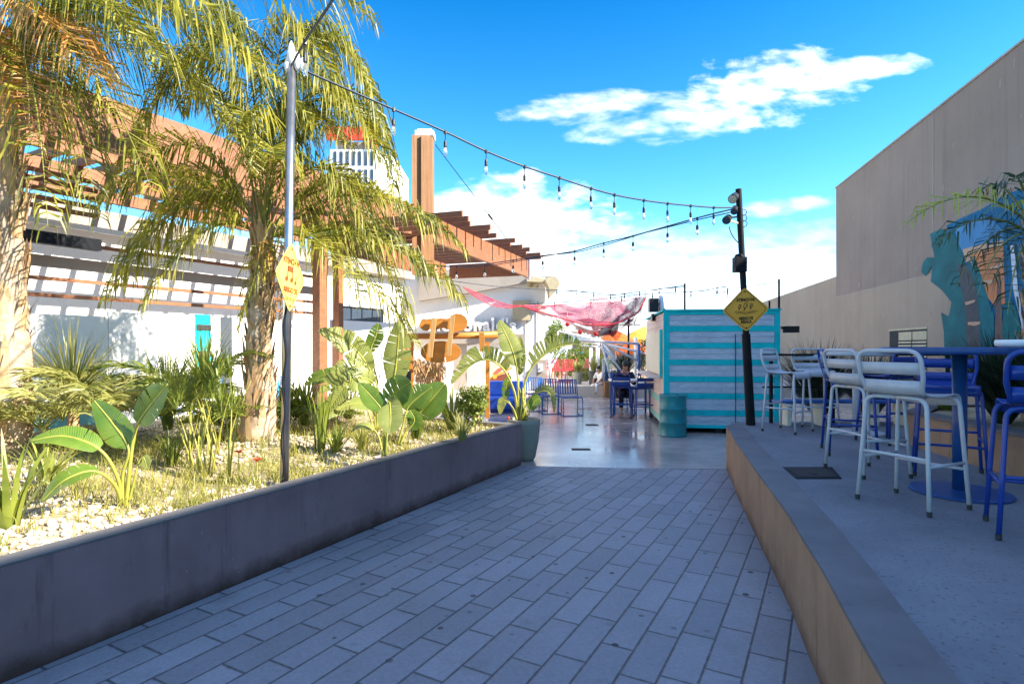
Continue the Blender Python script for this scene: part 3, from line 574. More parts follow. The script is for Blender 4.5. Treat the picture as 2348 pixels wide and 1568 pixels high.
paint(9, [(970, 662), (1000, 652), (1030, 1000), (1085, 1300), (1066, 1310), (992, 1000)])
paint(3, [(640, 1255), (735, 1250), (735, 1270), (690, 1285), (640, 1275)])
paint(3, [(615, 1100), (700, 1080), (690, 1100), (625, 1125)])
paint(3, [(755, 935), (840, 925), (835, 950), (770, 968)]); paint(3, [(810, 830), (910, 800), (900, 825), (820, 850)])
b.build('mural', [M[k] for k in MM], t)

# ================================================================== BUILDINGS ON THE LEFT
t = thing('restaurant', 'low white restaurant building behind the palms and the upper timber pergola', 'building', tuple(gq(6, 11, 0.3)))
b = MB(); b.prism([gq(-4, 11.2, 0.3), gq(13.5, 11.2, 0.3), gq(13.5, 11.2, 3.7), gq(-4, 11.2, 3.7)], N_*6); b.build('wall', M['white'], t)
b = MB(); b.prism([gq(-4.2, 10.9, 3.70), gq(13.7, 10.9, 3.70), gq(13.7, 10.9, 4.0), gq(-4.2, 10.9, 4.0)], N_*6.5); b.build('roof', M['greyslab'], t)
for s in (10.9,):
    f = MB(); f.prism([gq(s, 11.19, 1.3), gq(s+1.7, 11.19, 1.3), gq(s+1.7, 11.19, 2.75), gq(s, 11.19, 2.75)], N_*-0.03); w = f.build('window', M['dark'], t)
    f = MB(); f.prism([gq(s+0.06, 11.155, 1.36), gq(s+1.64, 11.155, 1.36), gq(s+1.64, 11.155, 2.69), gq(s+0.06, 11.155, 2.69)], N_*-0.006); f.build('pane', M['window'], w)
# white partition between bed and restaurant
t = thing('white_partition', 'long white boarded partition with a teal upright, behind the tall palm', 'partition', tuple(gq(7, 8.3, 0.3)))
def panel(name, s0, s1, z0, z1, m, q=8.3, th=0.06): 
    f = MB(); f.prism([gq(s0, q, z0), gq(s1, q, z0), gq(s1, q, z1), gq(s0, q, z1)], N_*th); return f.build(name, m, t)
def sof(px, q):                                          # position along the grid of the line q seen at px
    k = (px-1174)/F; return (q*(-N_.x+k*N_.y))/(G_.x-k*G_.y)
sa, sb, sc_, sd = sof(250, 8.3), sof(448, 8.3), sof(481, 8.3), sof(733, 8.3)
panel('board', sa, sb-0.004, 1.02, 2.12, M['white2']); panel('board', sc_+0.004, sd, 1.02, 2.12, M['white2']); panel('board', sa, sd, 0.32, 1.0, M['white2'])
pa = panel('teal_upright', sb, sc_, 0.98, 2.14, M['teal'], 8.27)
panel('board', -2.5, sa-0.01, 1.0, 2.05, M['white2']); panel('board', -2.5, sa-0.01, 0.5, 0.95, M['mint'], 8.31)
panel('board', sd+0.12, sof(905, 8.3), 0.32, 2.18, M['white2'])
f = MB()
for a0_, z0 in ((sb, 1.9), (sb, 1.5)): f.prism([gq(a0_, 8.262, z0), gq(sc_, 8.262, z0), gq(sc_, 8.262, z0+0.09), gq(a0_, 8.262, z0+0.09)], N_*-0.004)
f.build('bracket', M['rubber'], pa)

# upper pergola
t = thing('pergola', 'big upper red brown timber pergola with deep fascia behind the palms', 'pergola', tuple(gq(6, 7.4, 0.3)))
QF = 7.4; SE = sof(963, QF)
def onf(px, py, q=QF):
    s = sof(px, q); p = gq(s, q); return at(px, py, p.y)
zt0 = onf(963, 474).z; zb0 = onf(963, 542).z
b = MB(); b.prism([gq(-3, QF, zb0), gq(SE, QF, zb0), gq(SE, QF, zt0), gq(-3, QF, zt0)], N_*0.08); b.build('fascia', M['pergola'], t)
b = MB(); b.prism([gq(SE+0.001, QF-0.02, zb0-0.02), gq(SE+0.001, QF+0.10, zb0-0.02), gq(SE+0.001, QF+0.10, zt0+0.02), gq(SE+0.001, QF-0.02, zt0+0.02)], G_*0.05); b.build('end_plate', M['capwhite'], t)
for i in range(30):
    s = -2.8+i*0.42
    if s > SE-0.1: break
    b = MB(); b.prism([gq(s, QF+0.081, zt0-0.22), gq(s+0.07, QF+0.081, zt0-0.22), gq(s+0.07, QF+0.081, zt0-0.06), gq(s, QF+0.081, zt0-0.06)], N_*3.7); b.build('rafter', M['rafter'], t)
for q in (8.6, 9.8, 10.9):
    b = MB(); b.prism([gq(-3, q, zt0-0.42), gq(SE, q, zt0-0.42), gq(SE, q, zt0-0.222), gq(-3, q, zt0-0.222)], N_*0.09); b.build('purlin', M['pergola'], t)
for k, px in enumerate((600, 733)):
    s = sof(px, QF+0.2); b = MB(); b.prism([gq(s-0.09, QF+0.1, 0.3), gq(s+0.09, QF+0.1, 0.3), gq(s+0.09, QF+0.1, zt0-0.23), gq(s-0.09, QF+0.1, zt0-0.23)], N_*0.18); b.build('post', M['pergola'], t)
# slatted screen between roof and partition, at the left
for k in range(5):
    z = 3.36+0.11*k; s9 = sof(225, 8.5); b = MB(); b.prism([gq(-3, 8.5, z), gq(s9, 8.5, z), gq(s9, 8.5, z+0.06), gq(-3, 8.5, z+0.06)], N_*0.03); b.build('slat', M['pergola'], t)

for z in (2.95,):
    s9 = sof(232, 8.6); b = MB(); b.prism([gq(-3, 8.58, z), gq(s9, 8.58, z), gq(s9, 8.58, z+0.15), gq(-3, 8.58, z+0.15)], N_*0.12); b.build('dark_beam', M['dark'], t)
# rails and pale bands hung along the restaurant front
for z, h_, q, m_ in ((2.30, 0.05, 8.9, 'pergola'), (2.52, 0.05, 8.9, 'pergola'), (2.74, 0.16, 9.3, 'greyslab'), (3.02, 0.05, 8.9, 'pergola'), (3.25, 0.07, 8.9, 'white2')):
    s9 = sof(720, q); b = MB(); b.prism([gq(-3, q, z), gq(s9, q, z), gq(s9, q, z+h_), gq(-3, q, z+h_)], N_*0.05); b.build('rail', M[m_], t)
# tall mast post with its wire
p0 = at(975, 305, 11.98); base = Vector((p0.x, p0.y, 3.15))
t = thing('timber_post', 'tall square weathered timber post with white cap beside the pergola end', 'post', tuple(base))
for dx_ in (-0.095, 0.095):
    b = MB(); b.prism([base+G_*-0.14+Vector((dx_-0.08, -0.1, 0)), base+Vector((dx_+0.08, -0.14, 0)), base+Vector((dx_+0.08, 0.1, 0)), base+Vector((dx_-0.08, 0.1, 0))], (0, 0, p0.z-0.12-3.15)); b.build('shaft', M['postwood'], t, bevel=0.006)
b = MB(); b.box(Vector((p0.x, p0.y, p0.z-0.06)), (0.40, 0.32, 0.12)); b.box(Vector((p0.x, p0.y, p0.z+0.02)), (0.30, 0.24, 0.05)); b.build('cap', M['capwhite'], t, bevel=0.01)
w0 = at(998, 332, 11.9); w1 = at(1120, 492, 13.2); w2 = at(1178, 570, 13.9)
t = thing('guy_wire', 'thin steel wire with a turnbuckle running down from the tall timber post', 'wire', tuple(w0))
b = MB(); b.tube([w0, w1, w2], 0.008, 5); b.build('strand', M['dark'], t)
b = MB(); b.tube([w1, w1+(w1-w0).normalized()*0.16], 0.022, 6); b.build('turnbuckle', M['dark'], t)

# lower pergola
Dl = Vector((0.337, 0.941, 0)); Nl = Vector((-0.941, 0.337, 0)); PE = at(1211, 599, 15.0); PE.z = 0
zt1, zb1 = 3.93, 3.50
t = thing('pergola', 'lower red brown timber pergola with rafter ends sticking out over the white building', 'pergola', tuple(PE))
def lp(s, q, z): return PE-Dl*s+Nl*q+UP*z
b = MB(); b.prism([lp(0, 0, zb1), lp(5.2, 0, zb1), lp(5.2, 0, zt1), lp(0, 0, zt1)], Nl*0.08); b.build('fascia', M['pergola'], t)
b = MB(); b.prism([lp(0.2, 2.3, zb1), lp(5.2, 2.3, zb1), lp(5.2, 2.3, zt1), lp(0.2, 2.3, zt1)], Nl*0.08); b.build('fascia', M['pergola'], t)
b = MB(); b.prism([lp(0.0, 0.081, zb1+0.05), lp(0.0, 2.299, zb1+0.05), lp(0.0, 2.299, zt1), lp(0.0, 0.081, zt1)], Dl*0.08); b.build('end_beam', M['pergola'], t)
b = MB(); b.prism([lp(-0.09, -0.02, zb1-0.05), lp(-0.09, 0.10, zb1-0.05), lp(-0.09, 0.10, zt1+0.06), lp(-0.09, -0.02, zt1+0.06)], Dl*0.05); b.build('end_plate', M['capwhite'], t)
for i in range(13):
    s = 0.12+i*0.40+(0.25 if i > 6 else 0); L = 0.40+0.14*math.sin(i*2.3)
    b = MB(); b.prism([lp(s, -L, zt1+0.003), lp(s+0.05, -L, zt1+0.003), lp(s+0.05, -L, zt1+0.10), lp(s, -L, zt1+0.10)], Nl*(2.9+L)); b.build('rafter', M['rafter'], t)
for s, q in ((5.0, 2.2),):
    b = MB(); b.prism([lp(s, q-0.07, 0), lp(s+0.14, q-0.07, 0), lp(s+0.14, q-0.07, zb1-0.001), lp(s, q-0.07, zb1-0.001)], Nl*0.14); b.build('post', M['pergola'], t)

# white building with the restaurant's name
WY = 18.0
t = thing('white_building', 'white rendered building with big white raised letters and a rounded grey canopy', 'building', (-1, WY+2, 0))
xr = at(1250, 797, WY).x; xl = at(860, 797, WY).x
b = MB(); b.box(((xl+xr)/2, WY+2.5, 1.95), (xr-xl, 5, 3.9)); b.build('lower_storey', M['white'], t)
xr2 = at(1280, 797, WY).x; z2 = at(0, 640, WY).z; z3 = at(0, 482, WY).z
b = MB(); b.prism([(xl, WY-0.02, 3.901), (xr2-0.1, WY-0.02, 3.901), (xr2, WY+0.4, 3.901), (xr2, WY+6, 3.901), (xl, WY+6, 3.901)], (0, 0, z3-3.901)); b.build('upper_storey', M['white'], t)
# tapered concrete canopy above the letters and its rounded corner piece
b = MB(); b.prism([at(960, 612, 17.75), at(1207, 634, 17.75), at(1207, 648, 17.75), at(1075, 672, 17.75), at(960, 690, 17.75)], (0, 0.24, 0)); b.build('canopy', M['greyslab'], t)
b = MB(); b.prism([at(1208, 634, 17.4), at(1262, 640, 17.4), at(1262, 648, 17.4), at(1208, 645, 17.4)], (0, 0.55, 0))
b.prism([at(1249, 640, 17.0), at(1272, 634, 17.0), at(1281, 641, 17.0), at(1284, 652, 17.0), at(1277, 664, 17.0), at(1260, 683, 17.0), at(1259, 660, 17.0), at(1254, 648, 17.0)], (0, 0.95, 0)); b.build('rounded_canopy', M['louvre'], t)
b = MB(); b.box((at(1040, 0, WY).x, WY-0.06, at(0, 777, WY).z), (at(1200, 0, WY).x-at(880, 0, WY).x, 0.10, 0.30)); b.build('band', M['greyslab'], t)  # grey strip put in as the awning's shadow on the wall
lt = MB(); zc = at(0, 742, WY).z; xo, xs_ = at(1063, 0, WY).x, at(1182, 0, WY).x
Mt = Matrix.Translation((at(1078, 0, WY).x-0.02, WY-0.13, zc)) @ Matrix.Rotation(rad(90), 4, 'X')
for word, pxa, pxb in (("McD", 985, 1060), ("onald's", 1063, 1183)):
    lt = MB(); text_into(lt, word, 0.62, Matrix.Identity(4), 0.08, 0.018, 1.10)
    x0_, x1_ = min(v.x for v in lt.v), max(v.x for v in lt.v); wa, wb = at(pxa, 0, WY).x, at(pxb, 0, WY).x; k_ = (wb-wa)/(x1_-x0_); zb_ = at(0, 760, WY).z; y0_ = min(v.y for v in lt.v); y1_ = max(v.y for v in lt.v)
    lt_f = [max(lt.v[i].z for i in f)-min(lt.v[i].z for i in f) > 0.01 for f in lt.f]; lt.m = [1 if q else 0 for q in lt_f]; lt.v = [Vector((wa+(v.x-x0_)*k_, WY-0.12-v.z, zb_+(v.y-y0_)/(y1_-y0_)*0.43)) for v in lt.v]; lt.build('letters', [M['white2'], M['dark']], t)  # sides coloured dark to stand for the letters' shadow edges
b = MB(); b.box((at(1196, 0, WY).x-0.0, WY-0.08, at(0, 712, WY).z), (0.56, 0.12, 0.62)); b.build('sign_box', M['louvre'], t)
for px, py in ((1217, 655), (1236, 705)):
    p = at(px, py, WY-0.12); l = MB(); l.box(p, (0.16, 0.2, 0.1), 0.3); l.beam(p, p+Vector((0.22, -0.1, -0.02)), 0.1, 0.08); l.build('wall_lamp', M['louvre'], t)
b = MB(); s = MB()
for px in (1208, 1233):
    b.tube([at(px, 690, WY-0.03), at(px, 905, WY-0.03)], 0.012, 6)
b.build('drainpipe', M['greyslab'], t)
b = MB(); b.box(at(1241, 872, WY-0.04), (0.30, 0.06, 1.3)); b.build('side_door', M['greyslab'], t)
b = MB(); b.box(at(1239, 843, WY-0.13), (0.16, 0.1, 0.26)); b.build('meter_box', M['tubewhite'], t)
b = MB(); b.box(at(1092, 842, WY-0.007), (at(1142, 0, WY).x-at(1042, 0, WY).x, 0.012, 1.72)); b.build('grey_panel', M['greyslab'], t)
# burger poster on the wall
px_ = lambda x, y, off: at(1000*.923+x*.1295, 780*.923+y*.1295, WY-off)
b = MB()
def poster(i, pts, off): b.mi = i; b.prism([px_(x, y, off) for x, y in pts], (0, 0.003, 0))
poster(0, [(1140, 560), (1960, 420), (1985, 1290), (1140, 1290)], 0.02)
poster(1, [(1380, 1000), (1480, 900), (1640, 860), (1800, 880), (1950, 830), (1950, 930), (1800, 1010), (1500, 1170), (1390, 1120)], 0.026)
poster(2, [(1500, 1160), (1640, 1070), (1800, 1005), (1950, 930), (1945, 960), (1800, 1050), (1650, 1110), (1510, 1190)], 0.032)
poster(3, [(1600, 1050), (1690, 960), (1770, 940), (1760, 1000), (1640, 1080)], 0.038); poster(3, [(1800, 880), (1890, 790), (1940, 880)], 0.038)
poster(4, [(1500, 1170), (1700, 1090), (1890, 1030), (1890, 1120), (1800, 1200), (1620, 1210), (1500, 1200)], 0.044)
poster(1, [(1140, 1050), (1180, 970), (1280, 960), (1340, 1020), (1310, 1160), (1210, 1230), (1150, 1160)], 0.032)
poster(5, [(1590, 1100), (1640, 1060), (1680, 1090), (1660, 1140), (1610, 1150)], 0.05)
b.build('burger_poster', [M['white2'], M['bun'], M['bunorange'], M['tomato'], M['meat'], M['yellow']], t)
p = at(1006, 866, WY-0.6); b = MB(); b.box(p, (0.15, 0.05, 0.26)); o = b.build('hanging_sign', M['redsign'], t)
b = MB(); text_into(b, "m", 0.2, Matrix.Translation(p+Vector((0, -0.028, -0.03))) @ Matrix.Rotation(rad(90), 4, 'X'), 0.002, 0.004); b.build('symbol', M['yellow'], o)

# distant hotel
HY = 90.0; xa, xb = at(757, 0, HY).x, at(857, 0, HY).x; zr = at(0, 343, HY).z
t = thing('hotel', 'distant white high rise with rows of tall windows and a red rooftop sign', 'building', ((xa+xb)/2, HY, 0))
b = MB(); b.prism([(xa, HY, 0), (xb, HY, 0), (xb+2.6, HY+4, 0), (xb+2.6, HY+16, 0), (xa, HY+16, 0)], (0, 0, zr)); b.build('wall', M['white'], t)
b = MB(); b.box(((xa+xb)/2+0.2, HY+5, zr+0.75), (xb-xa-1.2, 8, 1.5)); b.build('roof_storey', M['greyslab'], t)
b = MB(); b.box(((xa+xb)/2-0.4, HY-0.1, zr+2.45), (xb-xa+0.2, 0.4, 2.1)); b.box((xb-0.2, HY+1, zr+1.6), (0.5, 3, 2.1)); b.build('roof_sign', M['redsign'], t)
for r in range(6):
    for k in range(7):
        x = xa+0.45+(xb-xa)*(k+0.15)/7.1; z = zr-2.75-r*2.85
        b = MB(); b.box((x+0.2, HY-0.02, z+1.3), (0.5, 0.12, 2.2)); b.build('window', M['window'], t)

# ================================================================== KIOSK
KF = Vector((0.99, -0.139, 0)); KS = Vector((0.139, 0.99, 0)); K0 = Vector((2.93, 11.0, 0))
def kp(w, d, z): return K0+KF*w+KS*d+UP*z
KW, KD, KB, KT = 2.14, 3.6, 0.10, 2.345
t = thing('kiosk', 'closed wooden kiosk with teal frame and pale boards, serving hatch shut', 'kiosk', tuple(K0))
b = MB(); b.prism([kp(0.03, 0.03, KB), kp(KW-0.03, 0.03, KB), kp(KW-0.03, KD-0.03, KB), kp(0.03, KD-0.03, KB)], (0, 0, KT-KB-0.05)); b.build('carcass', M['plank'], t)
b = MB()                                                  # front frame
def fr(w0, w1, z0, z1, out=0.02): b.prism([kp(w0, 0.029, z0), kp(w1, 0.029, z0), kp(w1, 0.029, z1), kp(w0, 0.029, z1)], -KS*out)
fr(0, 0.105, KB, KT, 0.03); fr(KW-0.10, KW, KB, KT, 0.03); fr(0.106, KW-0.101, KT-0.075, KT, 0.026); fr(0.106, KW-0.101, KB, KB+0.06, 0.026)
b.build('front_frame', M['teal'], t)
z = KT-0.076
tb = MB(); pb = MB()
for k in range(7):
    for j in range(2):
        cuts = [0.107]+sorted([rnd(0.4, 1.7) for _ in range(1)])+[KW-0.102]
        for a_, c_ in zip(cuts, cuts[1:]): 
            pb.prism([kp(a_+0.002, 0.029, z-0.1015), kp(c_-0.002, 0.029, z-0.1015), kp(c_-0.002, 0.029, z-0.006), kp(a_+0.002, 0.029, z-0.006)], -KS*(0.012+rnd(0, 0.003)))
        z -= 0.1055
    if k < 6: 
        tb.prism([kp(0.107, 0.029, z-0.108), kp(KW-0.102, 0.029, z-0.108), kp(KW-0.102, 0.029, z-0.003), kp(0.107, 0.029, z-0.003)], -KS*0.019); z -= 0.1115
pb.build('front_boards', M['plank'], t); tb.build('front_stripes', M['teal'], t)
b = MB(); pm = MB(); z = KT-0.02; k = 0                    # left side
while z > KB+0.05:
    tgt = pm if k in (13, 16) else b
    a_ = 0.012+rnd(0, 0.003)
    tgt.prism([kp(0.029, 0.0, z-0.127), kp(0.029, KD, z-0.127), kp(0.029, KD, z-0.004), kp(0.029, 0.0, z-0.004)], -KF*a_); z -= 0.13; k += 1
b.build('side_boards', M['pinkplank'], t); pm.build('side_stripes', M['mint'], t)
b = MB(); b.prism([kp(0.012, 0.40, 1.10), kp(0.012, 3.45, 1.10), kp(0.012, 3.45, 1.98), kp(0.012, 0.40, 1.98)], -KF*0.03); h = b.build('serving_hatch', M['cream'], t)
b = MB(); b.prism([kp(0.012, 0.26, 1.06), kp(0.012, 0.38, 1.06), kp(0.012, 0.38, 2.0), kp(0.012, 0.26, 2.0)], -KF*0.05); b.build('hatch_post', M['teal'], h)
b = MB(); b.prism([kp(0.012, 0.3, 1.03), kp(0.012, 3.5, 1.03), kp(-0.26, 3.5, 1.03), kp(-0.26, 0.3, 1.03)], (0, 0, 0.03)); b.build('counter', M['pinkplank'], t)
b = MB(); b.prism([kp(-0.02, -0.02, KT+0.001), kp(KW+0.02, -0.02, KT+0.001), kp(KW+0.02, KD+0.02, KT+0.001), kp(-0.02, KD+0.02, KT+0.001)], (0, 0, 0.03)); b.build('roof', M['teal'], t)
b = MB()
for zz in [KT-0.04, KB+0.03]+[KT-0.13-0.211-0.3225*k for k in range(6)]:
    for ww in (0.16, 0.75, 1.4, KW-0.16): b.tube([kp(ww, 0.0125, zz+rnd(-.004, .004)), kp(ww, 0.005, zz)], 0.007, 6)
b.build('screws', M['rubber'], t)
for w in (0.25, 1.0, 1.8):
    b = MB(); b.prism([kp(w, 0.15, 0), kp(w+0.14, 0.15, 0), kp(w+0.14, KD-0.1, 0), kp(w, KD-0.1, 0)], (0, 0, KB-0.001)); b.build('skid', M['shadowgap'], t)
b = MB(); b.tube([kp(1.33, -0.003, 1.9), kp(1.335, -0.003, 0.5), kp(1.33, -0.003, 0.15)], 0.007, 5); b.build('wire', M['dark'], t)
p = kp(KW+0.06, -0.05, 1.98); b = MB(); b.box(p+Vector((0.12, 0, 0)), (0.24, 0.16, 0.12)); b.beam(p+Vector((-0.06, 0, 0.03)), p+Vector((0.02, 0, 0.03)), 0.05, 0.05); b.build('side_lamp', M['blackplastic'], t)
for px, py, d in ((1570, 650, 1.6), (1786, 640, 0.5), (1764, 690, 2.0)):
    w = 0.0
    Yk = K0.y+d; p = at(px, py, Yk); b = MB(); b.tube([(p.x, p.y, KT+0.02), (p.x, p.y, p.z)], 0.022, 8); b.build('roof_pole', M['dark'], t)
p = at(1498, 700, 12.6); t2 = thing('floodlight', 'black and grey floodlight on an arm above the kiosk hatch corner', 'floodlight', tuple(p))
b = MB(); b.box(p, (0.20, 0.16, 0.30)); b.box(p+Vector((0.02, -0.02, -0.27)), (0.14, 0.14, 0.16)); b.build('body', M['blackplastic'], t2, bevel=0.01)
b = MB(); b.lathe([(0.02, -0.03), (0.17, -0.02), (0.19, 0.02), (0.17, 0.05), (0.02, 0.06)], (0, 0, 0), 18)
for i in range(len(b.v)): q = b.v[i]; b.v[i] = p+Vector((0.15+q.z, q.x*0.8, q.y*1.5-0.05))
b.build('reflector', M['tubewhite'], t2, smooth=True)
b = MB(); b.tube([p+Vector((0.12, 0.02, 0.03)), kp(0.3, 1.4, KT+0.03)], 0.016, 6); b.build('arm', M['bluetube'], t2)

# oil drum
c = on(1551, 1003, 0); c.y += 0.24; t = thing('oil_drum', 'teal painted steel oil drum standing at the kiosk corner', 'drum', tuple(c))
b = MB(); r = 0.243; prof = [(r-0.01, 0.0), (r+0.006, 0.006), (r+0.006, 0.02), (r, 0.03)]
for zr_ in (0.26, 0.51): prof += [(r, zr_-0.02), (r+0.011, zr_-0.006), (r+0.011, zr_+0.006), (r, zr_+0.02)]
prof += [(r, 0.735), (r+0.006, 0.745), (r+0.006, 0.765), (r-0.004, 0.768), (r-0.012, 0.755)]
b.lathe(prof, c, 36); b.build('barrel', M['tealdrum'], t, smooth=False)
for p_ in t.children: 
    for f in p_.data.polygons: f.use_smooth = abs(f.normal.z) < 0.9
b = MB(); b.lathe([(0.03, 0), (0.03, 0.012)], c+Vector((0.1, 0.05, 0.756)), 12); b.build('bung', M['tealdrum'], t)
# ================================================================== STOOLS, TABLES, RAILING ON THE TERRACE
def make_stool(m, label):
    t = thing('bar_stool', label, 'bar stool', (0, 0, 0), 'metal bar stools'); H = 0.735
    fw, fd, tw, td = 0.235, 0.205, 0.195, 0.17
    for sx in (-1, 1):
        for sy in (-1, 1):
            foot = Vector((sx*fw, sy*fd, 0.012)); top = Vector((sx*(tw+0.004), sy*td, H-0.075)); b = MB()
            pts = [foot, foot.lerp(top, 0.5), top]+bez(top, (sx*(tw-0.002), sy*td, H-0.012), (sx*(tw-0.075), sy*td, H-0.012), 7)[1:]+[Vector((sx*0.001, sy*td, H-0.012))]
            b.tube(pts, 0.0135, 10); lg = b.build('leg', m, t, smooth=True)
            b = MB(); b.tube([foot-UP*0.011, foot+UP*0.02], 0.0155, 8); b.build('foot_cap', M['rubber'], lg)
    for sy, z in ((-1, 0.34), (1, 0.26)):
        k = z/(H-0.075); x = fw+(tw-fw)*k; y = (fd+(td-fd)*k)*sy
        b = MB(); b.tube(bez((-x, y, z), (0, y-0.05*sy, z), (x, y, z), 9), 0.011, 8); b.build('footrest', m, t, smooth=True)
    for sx in (-1, 1):
        z = 0.30; k = z/(H-0.075); x = (fw+(tw-fw)*k)*sx; y = fd+(td-fd)*k
        b = MB(); b.tube([(x, -y, z), (x, y, z)], 0.011, 8); b.build('footrest', m, t, smooth=True)
    # seat: a pressed sheet, dished and rolled over at the front
    b = MB(); ny, nx = 12, 8; vs = []
    prof = [(-0.19, 0.03), (-0.165, 0.008), (-0.12, -0.006), (-0.05, -0.012), (0.02, -0.012), (0.09, -0.006), (0.14, 0.0), (0.17, -0.004), (0.19, -0.02), (0.198, -0.045), (0.20, -0.075)]
    for y, z in prof:
        for i in range(nx+1):
            u_ = i/nx*2-1; vs.append((u_*0.192, y, H+0.012+z-0.010*(1-u_*u_)))
    n = nx+1; b.add(vs, [(i*n+j, i*n+j+1, (i+1)*n+j+1, (i+1)*n+j) for i in range(len(prof)-1) for j in range(nx)])
    o = b.build('seat', m, t, smooth=True); sd_ = o.modifiers.new('thickness', 'SOLIDIFY'); sd_.thickness = 0.006; sd_.offset = 0
    # backrest
    b = MB(); hw = 0.205; zt_ = 1.03
    L = [Vector((-0.165, -0.13, H)), Vector((-0.18, -0.185, H+0.03)), Vector((-hw, -0.215, 0.86)), Vector((-hw, -0.235, 0.96))]
    L += bez((-hw, -0.235, 0.96), (-hw+0.005, -0.25, zt_), (-hw+0.085, -0.25, zt_), 6)[1:]
    pts = L+[Vector((-p.x, p.y, p.z)) for p in L[::-1]]
    b.tube(pts, 0.0135, 10); fr_ = b.build('backrest', m, t, smooth=True)
    for z, y, hgt in ((0.915, -0.226, 0.078), (0.795, -0.200, 0.085)):
        b = MB(); vs = []
        for i in range(9):
            u_ = i/8*2-1; yy = y-0.018*(1-u_*u_); vs += [(u_*(hw-0.005), yy+0.006, z-hgt/2), (u_*(hw-0.005), yy-0.004, z+hgt/2)]
        b.add(vs, [(2*i, 2*i+2, 2*i+3, 2*i+1) for i in range(8)])
        o = b.build('slat', m, fr_, smooth=True); sd_ = o.modifiers.new('thickness', 'SOLIDIFY'); sd_.thickness = 0.005
    return t
stool_w = make_stool(M['stoolwhite'], 'x'); stool_b = make_stool(M['stoolblue'], 'x')
used = {}
def place(src, x, y, face, label, z=TH):
    """face: the direction (x, y) the sitter would look"""
    o = src if src not in used else copy_tree(src); used[src] = 1
    o.location = (x, y, z); o.rotation_euler = (0, 0, math.atan2(face[1], face[0])-math.pi/2); o['label'] = label; return o
place(stool_w, 2.69, 3.83, (0.92, 0.39), 'nearest pale grey bar stool, its slatted back turned to the pavers')
place(stool_w, 2.99, 4.80, (0.99, 0.1), 'pale grey bar stool just behind the nearest pale one, by the round table')
place(stool_w, 3.47, 7.16, (0.62, -0.78), 'pale grey bar stool standing alone beside the leaning dark lamp post')
place(stool_w, 4.10, 7.72, (-0.1, -1), 'pale grey bar stool at the far small round table by the railing')
place(stool_b, 3.36, 5.68, (0.93, -0.36), 'blue bar stool seen side on, back leaning left, in front of the far small table')
place(stool_b, 3.62, 4.72, (-0.55, -0.83), 'blue bar stool on the far side of the big blue table, facing the pavers')
place(stool_b, 2.97, 3.16, (0.53, 0.84), 'blue bar stool cut by the right edge of the photo, nearest of all stools')
place(stool_b, 4.20, 6.35, (-0.3, 0.95), 'blue bar stool between the far small table and the brown planter')

def round_table(x, y, r, h, mt, mp, label, z0=TH):
    t = thing('bar_table', label, 'table', (x, y, z0), 'round bar tables')
    b = MB(); b.lathe([(r-0.03, h-0.05), (r-0.004, h-0.042), (r, h-0.03), (r, h-0.006), (r-0.005, h), (0.01, h)], (x, y, z0), 40); b.build('tabletop', mt, t)
    b = MB(); b.lathe([(0.045, 0.02), (0.045, h-0.051)], (x, y, z0), 20); b.build('pole', mp, t, smooth=True)
    b = MB(); b.lathe([(0.31, 0.001), (0.31, 0.012), (0.30, 0.018), (0.05, 0.022)], (x, y, z0), 36); b.build('base', mp, t); return t
tb1 = round_table(3.25, 4.13, 0.50, 1.053, M['tableblue'], M['tableblue'], 'big round deep blue bar table on a pole between the stools')
round_table(4.25, 7.02, 0.40, 1.00, M['stoolwhite'], M['stoolwhite'], 'small round pale bar table farther back by the railing')
p = at(2322, 777, 4.0); z = TH+1.054; t = thing('tray', 'white rounded tray lying on the blue bar table by the right edge', 'tray', (3.58, 4.02, z))
b = MB(); b.lathe([(0.12, 0), (0.145, 0.01), (0.15, 0.03), (0.145, 0.05), (0.135, 0.052), (0.125, 0.03), (0.01, 0.028)], (3.6, 4.02, z), 28); b.build('dish', M['white2'], t, smooth=True)

t = thing('railing', 'thin black metal railing along the far edge of the terrace', 'railing', (4.4, 8.0, TH))
def rail_pt(x): return Vector((x, 7.95+0.03*(x-3.5), TH))
b = MB(); b.beam(rail_pt(3.5)+UP*0.95, rail_pt(6.2)+UP*0.95, 0.05, 0.03); b.build('top_rail', M['dark'], t)
b = MB(); b.beam(rail_pt(3.5)+UP*0.50, rail_pt(6.2)+UP*0.50, 0.03, 0.02); b.build('mid_rail', M['dark'], t)
for x in (3.62, 4.5, 5.4, 6.15):
    b = MB(); b.beam(rail_pt(x), rail_pt(x)+UP*0.94, 0.04, 0.04, (0, 1, 0)); b.build('post', M['dark'], t)
t = thing('bench', 'low blue topped bench with pale legs in front of the dark bushes', 'bench', (4.3, 7.75, TH))
b = MB(); b.box((4.5, 7.75, TH+0.32), (1.8, 0.28, 0.03)); b.build('seat', M['bluetube'], t)
for x in (3.72, 4.18, 4.9, 5.3):
    b = MB(); b.box((x, 7.75, TH+0.152), (0.05, 0.24, 0.304)); b.build('leg', M['cream'], t)

